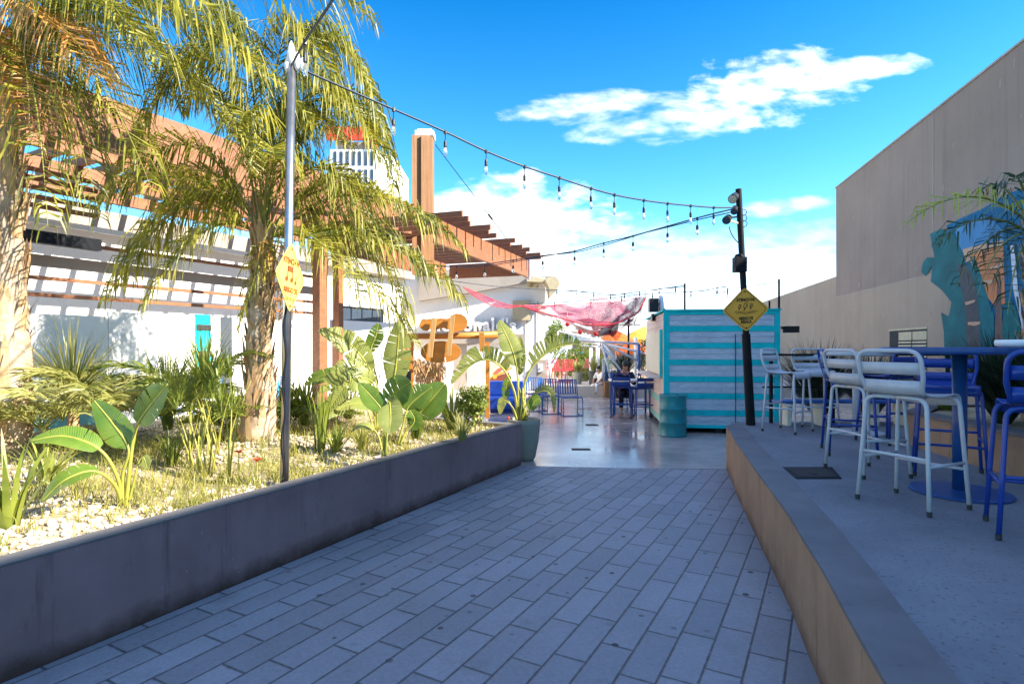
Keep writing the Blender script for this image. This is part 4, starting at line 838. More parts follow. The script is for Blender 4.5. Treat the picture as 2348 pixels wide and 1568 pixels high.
# brown planter on the terrace
t = thing('planter_box', 'long brown rendered planter with dark coping behind the blue table', 'planter', (4.2, 5, TH))
PL = [(3.98, 2.2), (4.08, 4.6), (4.30, 6.2), (5.0, 6.9), (8.5, 6.9), (8.5, 2.2)]
b = MB(); b.prism([(x, y, TH-0.01) for x, y in PL], (0, 0, 0.34)); b.build('wall_face', M['brownwall'], t)
cx_, cy_ = 6.2, 4.6
PI_ = [(x+0.16*(1 if x < cx_ else -1), y+(0.12 if y < cy_ else -0.12)) for x, y in PL]
b = MB()
PO = [(x-0.012 if x < cx_ else x, y) for x, y in PL]
n = len(PL); b.add([(x, y, TH+0.331) for x, y in PO]+[(x, y, TH+0.365) for x, y in PO]+[(x, y, TH+0.365) for x, y in PI_]+[(x, y, TH+0.331) for x, y in PI_],
    [(i, (i+1) % n, n+(i+1) % n, n+i) for i in range(n)]+[(n+i, n+(i+1) % n, 2*n+(i+1) % n, 2*n+i) for i in range(n)])
b.build('coping', M['coping'], t)
b = MB(); b.sheet([(x, y, TH+0.34) for x, y in PI_]); b.build('soil', M['soil'], t)

# ================================================================== PLANTS
def blade_tuft(mb, c, n, h0, h1, spread, w, droop=0.5, seg=3, up=0.5):
    for k in range(n):
        a = rnd(0, 6.283); d = Vector((math.cos(a), math.sin(a), 0)); h = rnd(h0, h1); sp = spread*rnd(0.2, 1.0); p = c+d*rnd(0, 0.05); side = Vector((-d.y, d.x, 0))
        tip = p+d*h*sp+UP*h*(1-droop*sp*sp); ctl = p+d*h*sp*0.35+UP*h*up; P_ = bez(p, ctl, tip, seg+1)
        vs = []
        for i, q in enumerate(P_):
            ww = w*(1-0.95*(i/seg)**1.5)*rnd(0.8, 1.1); vs += [q-side*ww, q+side*ww]
        mb.add(vs, [(2*i, 2*i+1, 2*i+3, 2*i+2) for i in range(seg)])
def frond(mb, base, ctl, tip, n=58, L=0.42, droop=0.85, w=0.0078, start=0.16, lift=0.10, rib=0.014):
    P_ = bez(base, ctl, tip, 25); mb.mi = 1
    mb.tube(P_, [rib*(1-0.85*i/24) for i in range(25)], 5); mb.mi = 0
    for i in range(n):
        t = start+(1-start)*(i+rnd(0, 1))/n; f = t*24; j = min(23, int(f)); q = P_[j].lerp(P_[j+1], f-j); tg = (P_[j+1]-P_[j]).normalized()
        side = tg.cross(UP)
        if side.length < 0.2: side = tg.cross(Vector((0, 1, 0)))
        side.normalize(); nrm = side.cross(tg)
        for s in (-1, 1):
            l = L*(0.35+0.75*math.sin(math.pi*min(1, 0.12+t*0.86))**0.7)*rnd(0.6, 1.25)*(1.0 if t < 0.9 else 0.7)
            d = (side*s*rnd(0.6, 1.0)+tg*rnd(0.35, 0.8)+nrm*rnd(-0.1, 0.45)+UP*lift).normalized()
            d2 = (d*(1-droop*rnd(0.5, 1.0))+Vector((0, 0, -1))*droop*rnd(0.7, 1.3)+tg*0.15).normalized()
            a1 = q+d*l*0.38; a2 = a1+d2*l*0.36; a3 = a2+(d2+Vector((0, 0, -0.5*droop))).normalized()*l*0.30
            wv = d.cross(rvec(1)).normalized()*w*rnd(0.7, 1.25)
            mb.add([q-wv*0.4, q+wv*0.4, a1-wv, a1+wv, a2-wv*0.8, a2+wv*0.8, a3], [(0, 1, 3, 2), (2, 3, 5, 4), (4, 5, 6)])
def palm(label, base, topz, crown, r0, r1, specs, rand, leafmats, L=0.42, name='palm_tree', dens=1.0):
    t = thing(name, label, 'palm tree', tuple(base))
    b = MB(); n = 34; top = Vector((crown.x, crown.y, topz)); pts = []; rs = []
    for i in range(n):
        k = i/(n-1); p = base.lerp(top, k)+Vector((0.02*math.sin(k*7), 0.02*math.cos(k*5), 0)); ring = 0.5+0.5*math.cos(i*math.pi)
        r = (r1+(r0-r1)*(1-k)**2.2)*(1+0.07*ring); pts.append(p-UP*(0.05 if i == 0 else 0)); rs.append(r)
    b.tube(pts, rs, 18)
    for i in range(len(b.v)): b.v[i] += rvec(0.010)
    b.build('trunk', M['trunk'], t, smooth=True)
    # old leaf bases clinging to the trunk
    b = MB()
    for k in range(170):
        kk = R.random()**0.8; p = base.lerp(top, kk); a = rnd(0, 6.283); d = Vector((math.cos(a), math.sin(a), 0)); rr = r1+(r0-r1)*(1-kk)**2.2; h = rnd(0.18, 0.45)
        sd = Vector((-d.y, d.x, 0))*rnd(0.02, 0.045); q = p+d*rr*0.95
        b.add([q-sd, q+sd, q+d*0.035+UP*h*0.6+sd*0.8, q+d*0.035+UP*h*0.6-sd*0.8, q+d*rnd(0.04, 0.10)+UP*h], [(0, 1, 2, 3), (3, 2, 4)])
    b.build('leaf_bases', M['husk'], t)
    for k, (ctl, tip, mi, sc_) in enumerate(specs+rand):
        b = MB(); ln = (ctl-crown).length+(tip-ctl).length
        frond(b, crown+rvec(0.05), ctl, tip, n=int((25*ln*sc_+14)*dens), L=L*sc_*1.1)
        b.build('frond', [leafmats[mi], M['rachis']], t)
    return t
M['trunk'] = wall_mat('ringed palm trunk', (0.30, 0.20, 0.12), (0.62, 0.50, 0.38), 0.2, 7.0, 0.9); M['husk'] = wood_mat('dry leaf base', (0.34, 0.19, 0.08), (0.66, 0.48, 0.28), (0, 0, 1), 0.85, 22)
def rand_fronds(crown, n, rng, zlo, zhi, mis, dmin=0.0, dmax=6.283, sc_=0.9):
    out = []
    for k in range(n):
        a = dmin+(dmax-dmin)*(k+rnd(0, .8))/n; d = Vector((math.cos(a), math.sin(a), 0)); l = rng*rnd(0.75, 1.1); z = rnd(zlo, zhi)
        out.append((crown+d*l*0.45+UP*l*(0.35+0.5*z), crown+d*l*rnd(0.75, 1.0)+UP*l*(z-0.35), R.choice(mis), sc_))
    return out
LM = [M['palmleaf'], M['palmdark'], M['palmdry']]
# palm in the middle of the bed
pb_ = on(588, 1012, 0.62); cb = at(606, 545, pb_.y); Y = pb_.y
sp_ = [(at(620, -290, Y-0.1), at(800, 330, Y-0.5), 0, 1.0), (at(700, -300, Y+0.2), at(915, 415, Y), 0, 1.05), (at(560, -260, Y+0.2), at(430, 250, Y), 0, 1.0), (at(520, -160, Y-0.3), at(300, 350, Y-0.6), 0, 1.0), (at(860, 440, Y+0.2), at(945, 770, Y+0.5), 0, 0.85), (at(690, -60, Y-0.1), at(905, 430, Y-0.4), 0, 1.15), (at(760, 60, Y+0.3), at(880, 330, Y+0.5), 0, 1.0), (at(640, 130, Y+0.2), at(780, 330, Y-0.5), 0, 1.0),
       (at(820, 330, Y), at(1065, 575, Y-0.2), 0, 1.0), (at(850, 470, Y-0.2), at(1062, 690, Y-0.3), 0, 0.95), (at(800, 400, Y+0.5), at(1010, 650, Y+0.6), 1, 0.95),
       (at(760, 500, Y-0.3), at(955, 790, Y-0.5), 0, 0.85), (at(720, 470, Y-0.8), at(830, 690, Y-1.1), 0, 0.8), 
       (at(470, 300, Y-0.2), at(240, 690, Y-0.5), 0, 1.15), (at(430, 350, Y+0.3), at(300, 640, Y+0.5), 0, 1.0), (at(480, 430, Y-0.4), at(330, 700, Y-0.8), 0, 0.9), 
       (at(460, 180, Y), at(250, 440, Y-0.2), 0, 1.0), (at(540, 90, Y+0.2), at(420, 250, Y+0.3), 0, 0.9), (at(580, 120, Y-0.5), at(540, 330, Y-1.2), 0, 0.8),
       (at(610, 560, Y-0.3), at(545, 760, Y-0.35), 0, 0.55), (at(640, 560, Y-0.25), at(660, 760, Y-0.3), 2, 0.5), (at(650, 150, Y+0.6), at(700, 300, Y+1.4), 1, 0.9), (at(730, 220, Y-0.2), at(860, 560, Y-0.5), 0, 1.0), (at(760, 330, Y+0.2), at(950, 500, Y+0.2), 0, 0.9)]
palm('tall feathery palm in the middle of the planting bed, left of the far white letters', pb_, cb.z-0.1, cb, 0.19, 0.095, sp_, rand_fronds(cb, 4, 1.6, 0.4, 0.9, [0, 1]), LM, 0.58)
# palm at the left edge
pa_ = Vector((-4.58, 5.15, 0.6)); ca = Vector((-4.56, 5.1, 4.30)); Y = 5.1
sp_ = [(at(250, -420, Y-0.2), at(850, 40, Y-0.4), 0, 1.25), (at(300, -180, Y-0.2), at(700, 260, Y-0.3), 0, 1.1), (at(230, -120, Y+0.3), at(560, 330, Y+0.4), 0, 1.1), (at(170, -40, Y-0.2), at(350, 440, Y-0.5), 0, 1.0),
       (at(120, 20, Y), at(230, 500, Y-0.2), 1, 1.0), (at(80, 40, Y-0.5), at(110, 520, Y-0.9), 0, 0.9), (at(240, -300, Y+0.6), at(620, 120, Y+0.9), 1, 1.0), (at(150, -150, Y-0.6), at(380, 150, Y-1.2), 0, 0.95),
       (at(90, -60, Y-0.4), at(230, 180, Y-0.9), 2, 0.9), (at(60, -20, Y-0.3), at(70, 330, Y-0.7), 2, 0.9), (at(20, 60, Y-0.2), at(-90, 420, Y-0.5), 2, 0.9), (at(200, -200, Y-0.8), at(480, 20, Y-1.4), 0, 0.9), (at(-100, -100, Y), at(-300, 300, Y), 0, 1.0), (at(180, -60, Y+0.8), at(420, 250, Y+1.4), 1, 0.9), (at(350, -350, Y), at(760, -60, Y-0.3), 0, 1.1)]
palm('thick trunked palm at the left edge with dry brown fronds hanging among green ones', pa_, 4.2, ca, 0.175, 0.145, sp_, rand_fronds(ca, 6, 2.2, 0.3, 0.8, [0, 1]), LM, 0.60)
# palm in the brown planter at the right edge
pc_ = Vector((5.05, 5.45, TH+0.33)); cc = Vector((5.02, 5.42, 2.72)); Y = 5.4
sp_ = [(at(2240, 380, Y-0.2), at(2080, 512, Y-0.4), 3, 0.62), (at(2260, 450, Y-0.2), at(2140, 565, Y-0.3), 1, 0.55), (at(2270, 490, Y), at(2190, 660, Y-0.2), 1, 0.55), (at(2290, 500, Y-0.3), at(2240, 680, Y-0.6), 1, 0.55), (at(2300, 380, Y+0.1), at(2250, 440, Y+0.4), 1, 0.5),
       (at(2320, 360, Y), at(2330, 420, Y-0.6), 1, 0.5), (at(2400, 380, Y), at(2500, 560, Y-0.3), 1, 0.6), (at(2330, 540, Y-0.4), at(2310, 720, Y-0.8), 1, 0.5), (at(2400, 450, Y+0.3), at(2480, 650, Y+0.6), 1, 0.6)]
M['palmlit'] = leaf_mat('sunlit palm leaflet', (0.36, 0.40, 0.05), (0.52, 0.52, 0.10), 0.35, 3)  # lighter leaflet copy, sunlight put into the colour of one frond
palm('dark palm in the brown planter against the mural, one frond tinted sunlit lime reaching left', pc_, 2.6, cc, 0.13, 0.085, sp_, [], [M['palmleaf'], M['palmshade'], M['palmdry'], M['palmlit']], 0.52, dens=0.55)

def leaf(t, pts, W, m, hint=(0, -1, 0.35), tear=0.3, blade_from=0.35, fold=0.25, r=0.012, n=26, onesided=0, sag=0.12):
    """a broad leaf: stalk and midrib along pts, blade (split into strips where it is torn) from blade_from on"""
    P_ = catmull(pts, 40); hint = Vector(hint).normalized()
    st = MB(); st.tube(P_, [r*(1-0.75*i/39) for i in range(40)], 6); lf = st.build('leaf_stalk', M['stem'], t, smooth=True)
    b = MB(); UV = []
    def frame(tt):
        f = (blade_from+(1-blade_from)*tt)*39; j = min(38, int(f)); q = P_[j].lerp(P_[j+1], f-j); tg = (P_[j+1]-P_[j]).normalized()
        sd = tg.cross(hint); sd = sd.normalized() if sd.length > 1e-3 else tg.orthogonal().normalized(); nr = sd.cross(tg); return q, tg, sd, nr
    def wid(tt): return W*max(0.02, math.sin(math.pi*min(1, tt*0.93+0.05)**0.75))**0.7
    for s in ((-1, 1) if not onesided else (onesided,)):
        tt = 0.0
        while tt < 0.995:
            stp = rnd(0.05, 0.16) if R.random() < tear else rnd(0.10, 0.30)
            if tear > 0.75: stp = rnd(0.025, 0.05)
            t1 = min(1.0, tt+stp); gap = 0.0035 if tear > 0.75 else (0.012 if R.random() < tear else 0.0); dz = rnd(-1, 1)*tear; lean = rnd(-0.15, 0.25)*tear
            k = max(2, int((t1-tt)/0.03)); rows = []
            for i in range(k+1):
                a = tt+(t1-tt)*i/k; aa = min(max(a, tt+gap*0.0), t1)
                q, tg, sd, nr = frame(aa); w = wid(aa); row = []
                shrink = (i/k-0.5)*-2*gap/max(1e-3, (t1-tt))
                for c in range(5):
                    x = c/4; fd_ = fold*x-sag*x*x*(1+0.8*dz)
                    row.append(q+sd*s*w*x*(1-0.15*abs(dz))+nr*w*fd_+tg*(w*x*(0.25+lean)+(t1-tt)*shrink*x*0.6)+UP*(-0.10*w*x*x*tear))
                rows.append(row)
            vs = [p for rw in rows for p in rw]; UV += [(c/4, tt+(t1-tt)*i/k) for i in range(k+1) for c in range(5)]
            b.add(vs, [(i*5+c, i*5+c+1, (i+1)*5+c+1, (i+1)*5+c) for i in range(k) for c in range(4)])
            tt = t1
    o = b.build('leaf_blade', m, lf, smooth=True); uvl = o.data.uv_layers.new(name='UVMap')
    for lp_ in o.data.loops: uvl.data[lp_.index].uv = UV[lp_.vertex_index]
    return o
def spine(Y, *pp, dy=None):
    out = []
    for i, (x, y) in enumerate(pp): out.append(at(x, y, Y+(dy[i] if dy else 0)))
    return out
# young broad leaved plant near the left end of the wall
c = on(286, 1166, 0.56); Y = c.y
t = thing('broad_leaf_plant', 'young banana like plant with five leaves on yellow stalks in gravel close to the wall', 'plant', tuple(c))
leaf(t, spine(Y, (286, 1168), (282, 1090), (296, 1030), (262, 975), (216, 918), dy=(0, 0, 0, .05, .1)), 0.10, M['banana'], tear=0.3, blade_from=0.5, r=0.016)
leaf(t, spine(Y, (290, 1166), (298, 1070), (312, 985), (345, 930), (385, 880), dy=(0, 0, 0, -.05, -.1)), 0.115, M['banana'], tear=0.45, blade_from=0.55, r=0.016)
leaf(t, spine(Y, (284, 1168), (268, 1090), (228, 1030), (150, 1000), (70, 1010), dy=(0, -.05, -.1, -.15, -.2)), 0.10, M['banana'], (0.1, -0.5, 0.9), 0.2, 0.5, r=0.015)
leaf(t, spine(Y, (284, 1168), (262, 1110), (215, 1080), (150, 1100), (95, 1150), dy=(0, -.1, -.2, -.3, -.35)), 0.10, M['banana'], (0, -0.5, 0.9), 0.2, 0.45, r=0.014)
leaf(t, spine(Y, (292, 1166), (306, 1110), (318, 1060), (330, 1050), (338, 1075)), 0.04, M['bananapale'], tear=0.1, blade_from=0.7, r=0.009)
# low clump
c = on(885, 1048, 0.60); Y = c.y
t = thing('broad_leaf_plant', 'low clump of glossy paddle leaves near the far end of the bed wall', 'plant', tuple(c))
leaf(t, spine(Y, (880, 1045), (886, 980), (893, 920), (915, 895), (942, 876), dy=(0, 0, 0, -.05, -.1)), 0.15, M['banana'], tear=0.1, blade_from=0.5)
leaf(t, spine(Y, (878, 1045), (882, 990), (878, 945), (852, 910), (824, 880)), 0.10, M['banana'], tear=0.2, blade_from=0.5)
leaf(t, spine(Y, (884, 1045), (890, 960), (893, 920), (896, 960), (892, 992), dy=(0, -.05, -.1, -.25, -.3)), 0.12, M['bananapale'], (0, -1, 0), 0.1, 0.5)
leaf(t, spine(Y+.3, (915, 1020), (935, 985), (960, 950), (990, 915), (1020, 880)), 0.17, M['banana'], tear=0.1, blade_from=0.45)
leaf(t, spine(Y+.3, (912, 1020), (925, 970), (935, 935), (960, 910), (990, 888)), 0.14, M['banana'], tear=0.15, blade_from=0.45)
leaf(t, spine(Y+.1, (878, 1045), (868, 1000), (850, 980), (825, 978), (805, 990)), 0.08, M['bananapale'], (0, -.3, 1), 0.3, 0.4)
leaf(t, spine(Y+.2, (918, 1020), (930, 990), (945, 975), (950, 960), (940, 940)), 0.09, M['banana'], tear=0.2, blade_from=0.4)
# tall torn leaved plant behind it
c = on(858, 985, 0.66); Y = 7.3; c = at(862, 985, Y); c.z = 0.66
t = thing('bird_of_paradise_plant', 'tall bird of paradise plant with torn pale leaves in the bed beside the wooden sign', 'plant', tuple(c))
leaf(t, spine(Y, (868, 985), (886, 930), (905, 860), (912, 800), (916, 735)), 0.19, M['bananapale'], tear=0.5, blade_from=0.42, r=0.018, fold=0.1)
leaf(t, spine(Y, (862, 985), (868, 900), (838, 830), (790, 780), (732, 757), dy=(0, 0, -.1, -.2, -.3)), 0.17, M['bananapale'], (0, -1, 0.6), 0.6, 0.42, r=0.018)
leaf(t, spine(Y, (864, 985), (862, 920), (838, 862), (790, 850), (735, 900), dy=(0, -.1, -.2, -.35, -.5)), 0.17, M['bananapale'], (0, -1, 0.5), 0.85, 0.40, r=0.018)
leaf(t, spine(Y, (866, 985), (862, 900), (845, 870), (800, 875), (745, 950), dy=(0, -.1, -.25, -.4, -.5)), 0.17, M['bananapale'], (0, -1, 0.4), 0.7, 0.42, r=0.016)
leaf(t, spine(Y, (870, 985), (866, 880), (850, 810), (862, 770), (868, 742), dy=(0, .1, .2, .2, .2)), 0.11, M['banana'], tear=0.4, blade_from=0.5, r=0.016)
leaf(t, spine(Y, (872, 985), (900, 940), (862, 930), (812, 925), (770, 940), dy=(0, 0, -.2, -.3, -.4)), 0.13, M['bananapale'], (0, -.6, .8), 0.5, 0.4)
leaf(t, spine(Y+.2, (858, 985), (830, 905), (790, 855), (730, 865), (700, 880)), 0.12, M['banana'], (0, -.8, .6), 0.7, 0.4)
leaf(t, spine(Y-.1, (862, 985), (850, 930), (800, 930), (745, 945), (725, 1000), dy=(0, -.1, -.2, -.3, -.35)), 0.12, M['bananapale'], (0, -1, .3), 0.4, 0.45)
# potted plant
PT = Vector((0.175, 8.33, 0)); Y = PT.y
t = thing('plant_pot', 'tall grey tapered pot holding a bird of paradise at the end of the bed wall', 'pot', tuple(PT))
b = MB(); b.lathe([(0.14, 0), (0.17, 0.05), (0.215, 0.28), (0.238, 0.52), (0.242, 0.60), (0.222, 0.60), (0.215, 0.55), (0.01, 0.55)], PT, 36); o = b.build('pot', M['potgrey'], t)
for f in o.data.polygons: f.use_smooth = abs(f.normal.z) < 0.7
b = MB(); b.lathe([(0.212, 0.552), (0.01, 0.566)], PT, 24); b.build('soil', M['soil'], t)
t = thing('bird_of_paradise_plant', 'bird of paradise growing in the tall grey pot, leaves arching over the plaza', 'plant', tuple(PT+UP*0.56))
leaf(t, spine(Y, (1190, 962), (1188, 900), (1184, 840), (1170, 790), (1144, 735)), 0.16, M['bananapale'], (0.2, -1, 0.1), 0.55, 0.5, r=0.020, fold=0.1)
leaf(t, spine(Y, (1194, 962), (1203, 880), (1228, 832), (1275, 798), (1332, 787)), 0.25, M['bananapale'], (0, -1, -0.1), 0.9, 0.45, r=0.022, onesided=-1, fold=0.1, sag=0.05)
leaf(t, spine(Y, (1188, 962), (1178, 895), (1146, 838), (1096, 828), (1036, 880), dy=(0, -.1, -.2, -.25, -.3)), 0.24, M['bananapale'], (0, -1, -0.1), 0.9, 0.42, r=0.022, onesided=1, fold=0.1, sag=0.05)
leaf(t, spine(Y-.1, (1198, 962), (1208, 925), (1230, 902), (1258, 900), (1270, 945), dy=(0, 0, -.05, -.1, -.1)), 0.10, M['bananapale'], (0, -1, 0.1), 0.8, 0.45, onesided=-1)
leaf(t, spine(Y-.1, (1205, 962), (1214, 945), (1222, 925), (1232, 915), (1238, 912)), 0.09, M['banana'], (0, -1, 0), 0.2, 0.3)
leaf(t, spine(Y+.1, (1186, 962), (1188, 900), (1192, 850), (1194, 810), (1192, 770), dy=(0, .05, .1, .1, .1)), 0.08, M['bananapale'], (0, -1, 0), 0.3, 0.45)
leaf(t, spine(Y, (1184, 962), (1172, 930), (1160, 905), (1162, 880), (1170, 860), dy=(0, 0, .1, .1, .1)), 0.07, M['banana'], (0, -1, 0), 0.5, 0.4)
leaf(t, spine(Y-.1, (1186, 962), (1176, 935), (1158, 918), (1150, 925), (1146, 950)), 0.07, M['bananapale'], (0, -1, 0), 0.6, 0.4)
b = MB()
for k in range(7):
    a = rnd(0, 6.28); p = PT+UP*0.57+Vector((rnd(-.1, .06), rnd(-.1, .1), 0)); b.tube(bez(p, p+UP*0.25, p+UP*rnd(0.35, 0.5)+Vector((rnd(-.08, .08), 0, 0)), 6), [0.022, 0.02, 0.018, 0.014, 0.01, 0.006], 7)
b.build('shoots', M['stem'], t, smooth=True)
b = MB(); b.ball(at(1166, 958, Y-.2), 0.022, 8); b.build('flower', M['flower'], t)

# spiky plants of the bed: label, position, blades
def spiky(name, label, c, n, h0, h1, spread, w, m, droop=0.5, up=0.5, cat='plant'):
    t = thing(name, label, cat, tuple(c)); b = MB(); blade_tuft(b, Vector(c), n, h0, h1, spread, w, droop, 4, up); b.build('leaves', m, t); return t
def bed_at(px, py, h=0.6):
    return on(px, py, h)
c = bed_at(170, 1012, 0.63); t = spiky('spiky_plant', 'pale straw coloured young palm fanning out beside the thick left trunk', at(165, 930, 5.6), 170, 0.5, 1.0, 0.95, 0.010, M['strap'], 0.55, 0.55)
b = MB(); q = at(165, 930, 5.6); b.tube([(q.x, q.y, 0.55), (q.x+0.02, q.y, q.z)], [0.06, 0.045], 8); b.build('stem', M['husk'], t)
c = bed_at(520, 1095, 0.58); spiky('papyrus_plant', 'green papyrus with drooping tops left of the tall palm trunk', at(470, 900, 5.3), 110, 0.45, 0.85, 0.95, 0.008, M['strapgreen'], 0.8, 0.6)
t = thing('papyrus_plant', 'tall yellow green papyrus stalks leaning in front of the palm trunk', 'plant', tuple(c))
b = MB()
for k in range(26):
    p = on(rnd(430, 545), rnd(1040, 1100), 0.56); tp = at(1174+(p.x/p.y*F)+rnd(-70, 50), rnd(860, 960), p.y+rnd(-.2, .2)); b.tube(bez(p, p.lerp(tp, 0.5)+Vector((rnd(-.08, .08), 0, 0.1)), tp, 8), [0.009, 0.008, 0.007, 0.006, 0.005, 0.004, 0.003, 0.002], 5)
b.build('stalks', M['stem'], t, smooth=True)
b = MB()
for k in range(30): 
    q = at(rnd(345, 545), rnd(850, 950), rnd(4.6, 5.3)); blade_tuft(b, q, 22, 0.15, 0.38, 1.0, 0.005, 0.9, 4, 0.5)
b.build('tops', M['strapgreen'], t)
spiky('spiky_plant', 'broad bladed green plant at the lower left corner of the bed', on(20, 1215, 0.57), 24, 0.35, 0.6, 0.7, 0.022, M['strapgreen'], 0.4, 0.7)
spiky('spiky_plant', 'dark green strap leaves at the foot of the thick left trunk', on(110, 1110, 0.58), 40, 0.25, 0.5, 0.9, 0.018, M['banana'], 0.6, 0.6)
spiky('spiky_plant', 'upright green bladed plant right of the steel pole', on(735, 1030, 0.62), 26, 0.35, 0.7, 0.35, 0.018, M['strapgreen'], 0.1, 0.8)
spiky('spiky_plant', 'low rosette of grassy blades between pole and paddle leaves', on(770, 1035, 0.6), 70, 0.18, 0.35, 1.0, 0.010, M['strapgreen'], 0.6, 0.6)
spiky('spiky_plant', 'pointed agave like rosette left of the bushy shrub', on(1035, 985, 0.62), 46, 0.35, 0.62, 0.9, 0.018, M['strapgreen'], 0.3, 0.7)
spiky('spiky_plant', 'feathery pale blades behind the torn bird of paradise', at(800, 960, 7.9), 90, 0.4, 0.8, 0.9, 0.010, M['strap'], 0.6, 0.6)
spiky('spiky_plant', 'grassy clump at the foot of the tall torn plant', on(830, 1030, 0.62), 80, 0.15, 0.32, 1.0, 0.007, M['grass'], 0.6, 0.6)
def leafy(mb, c, rx, ry, rz, n, size, lumps=7):
    cs = [Vector((rnd(-.6, .6)*rx, rnd(-.6, .6)*ry, rnd(-.5, .7)*rz)) for _ in range(lumps)]
    for k in range(n):
        q = R.choice(cs); d = rvec(1)
        if d.length > 1: d.normalize()
        p = Vector(c)+q+Vector((d.x*rx, d.y*ry, d.z*rz))*0.55; a = rvec(1).normalized(); e = a.cross(rvec(1)).normalized(); s = size*rnd(0.6, 1.3)
        mb.add([p-a*s, p+e*s*0.42, p+a*s, p-e*s*0.42], [(0, 1, 2, 3)])
def bushy(name, label, c, r, n, size, m, cat='shrub', stems=6, lumps=8):
    t = thing(name, label, cat, tuple(c)); b = MB(); leafy(b, Vector(c)+UP*r[2]*0.9, r[0], r[1], r[2], n, size, lumps); b.build('foliage', m, t)
    b = MB()
    for k in range(stems):
        b.tube(bez(Vector(c), Vector(c)+UP*r[2]*0.5, Vector(c)+Vector((rnd(-.7, .7)*r[0], rnd(-.7, .7)*r[1], r[2]*rnd(0.8, 1.5))), 6), [0.02, 0.018, 0.015, 0.012, 0.009, 0.005], 5)
    b.build('stems', M['husk'], t); return t
bushy('shrub', 'fine leaved yellow green shrub at the far end of the bed before the pot', on(1092, 985, 0.62), (0.24, 0.24, 0.30), 1500, 0.030, M['strapgreen'])
bushy('shrub', 'small leafy shrub right behind the tall palm trunk', at(660, 940, 7.5)-UP*0.2, (0.22, 0.2, 0.28), 500, 0.05, M['shrub'])
for px, py in ((118, 1052), (548, 1078), (590, 1100)):
    q = on(px, py, 0.62); t = thing('flower', {118: 'red flower by the thick left trunk', 548: 'red flower at the foot of the tall palm, left one', 590: 'red flower at the foot of the tall palm, nearest the wall'}[px], 'flower', tuple(q))
    b = MB(); b.tube([q, q+UP*0.14], 0.004, 5); b.build('stem', M['stem'], t)
    b = MB()
    for k in range(6): a = k*1.05; b.add([q+UP*0.14, q+UP*0.155+Vector((math.cos(a)*.03, math.sin(a)*.03, 0.01)), q+UP*0.15+Vector((math.cos(a+.5)*.035, math.sin(a+.5)*.035, 0.015)), q+UP*0.155+Vector((math.cos(a+1)*.03, math.sin(a+1)*.03, 0.01))], [(0, 1, 2, 3)])
    b.build('petals', M['flower'], t)
def young_palm(lab, c, n, rng, m, L=0.26, hz=0.9):
    t = thing('young_palm', lab, 'plant', tuple(c)); c = Vector(c)
    for k in range(n):
        a = 6.283*(k+rnd(0, .7))/n; d = Vector((math.cos(a), math.sin(a), 0)); l = rng*rnd(0.7, 1.1); z = rnd(0.3, 1.0)*hz; b = MB()
        frond(b, c+rvec(0.03), c+d*l*0.4+UP*l*z*0.9, c+d*l+UP*l*(z-0.25), n=int(46*l)+12, L=L, droop=0.35, w=0.007, rib=0.008); b.build('frond', [m, M['rachis']], t)
    return t
young_palm('pale young feather palm low between the thick left trunk and the upright paddle leaf', at(235, 945, 5.4), 13, 0.75, M['strap'])
young_palm('yellow green young feather palm spreading behind the papyrus stalks', at(430, 930, 5.9), 12, 0.75, M['strapgreen'])
young_palm('green young feather palm just left of the tall palm trunk foot', at(520, 985, 6.2), 11, 0.6, M['strapgreen'])
young_palm('straw coloured low feather palm at the foot of the thick left trunk', at(100, 985, 4.9), 10, 0.6, M['strap'])
young_palm('small feather palm between steel pole and torn bird of paradise', at(745, 965, 7.6), 10, 0.6, M['strapgreen'])
spiky('spiky_plant', 'spiky green clump between torn leaves and glossy paddle leaves', on(955, 1005, 0.62), 60, 0.2, 0.5, 0.8, 0.012, M['strapgreen'], 0.5, 0.7)
spiky('spiky_plant', 'thin straw grasses in front of the bushy shrub by the pot', on(1060, 1010, 0.6), 70, 0.15, 0.4, 0.8, 0.006, M['strap'], 0.5, 0.7)
spiky('spiky_plant', 'grassy clump between upright paddle leaf and papyrus stalks', on(395, 1065, 0.58), 80, 0.15, 0.38, 0.9, 0.006, M['strapgreen'], 0.6, 0.7)
young_palm('bushy green feather palm filling the bed behind the upright paddle leaf', at(330, 960, 6.6), 14, 0.8, M['strapgreen'])
young_palm('green feather palm at the back of the bed beside the thick left trunk', at(150, 960, 6.4), 12, 0.8, M['strapgreen'])
spiky('spiky_plant', 'tall upright strap leaved plant at the back of the bed left of the papyrus', at(385, 985, 6.4), 60, 0.5, 1.0, 0.5, 0.014, M['strapgreen'], 0.3, 0.8)
spiky('spiky_plant', 'tall arching strap leaves behind the steel pole', at(700, 975, 7.4), 60, 0.4, 0.8, 0.6, 0.014, M['strapgreen'], 0.4, 0.75)
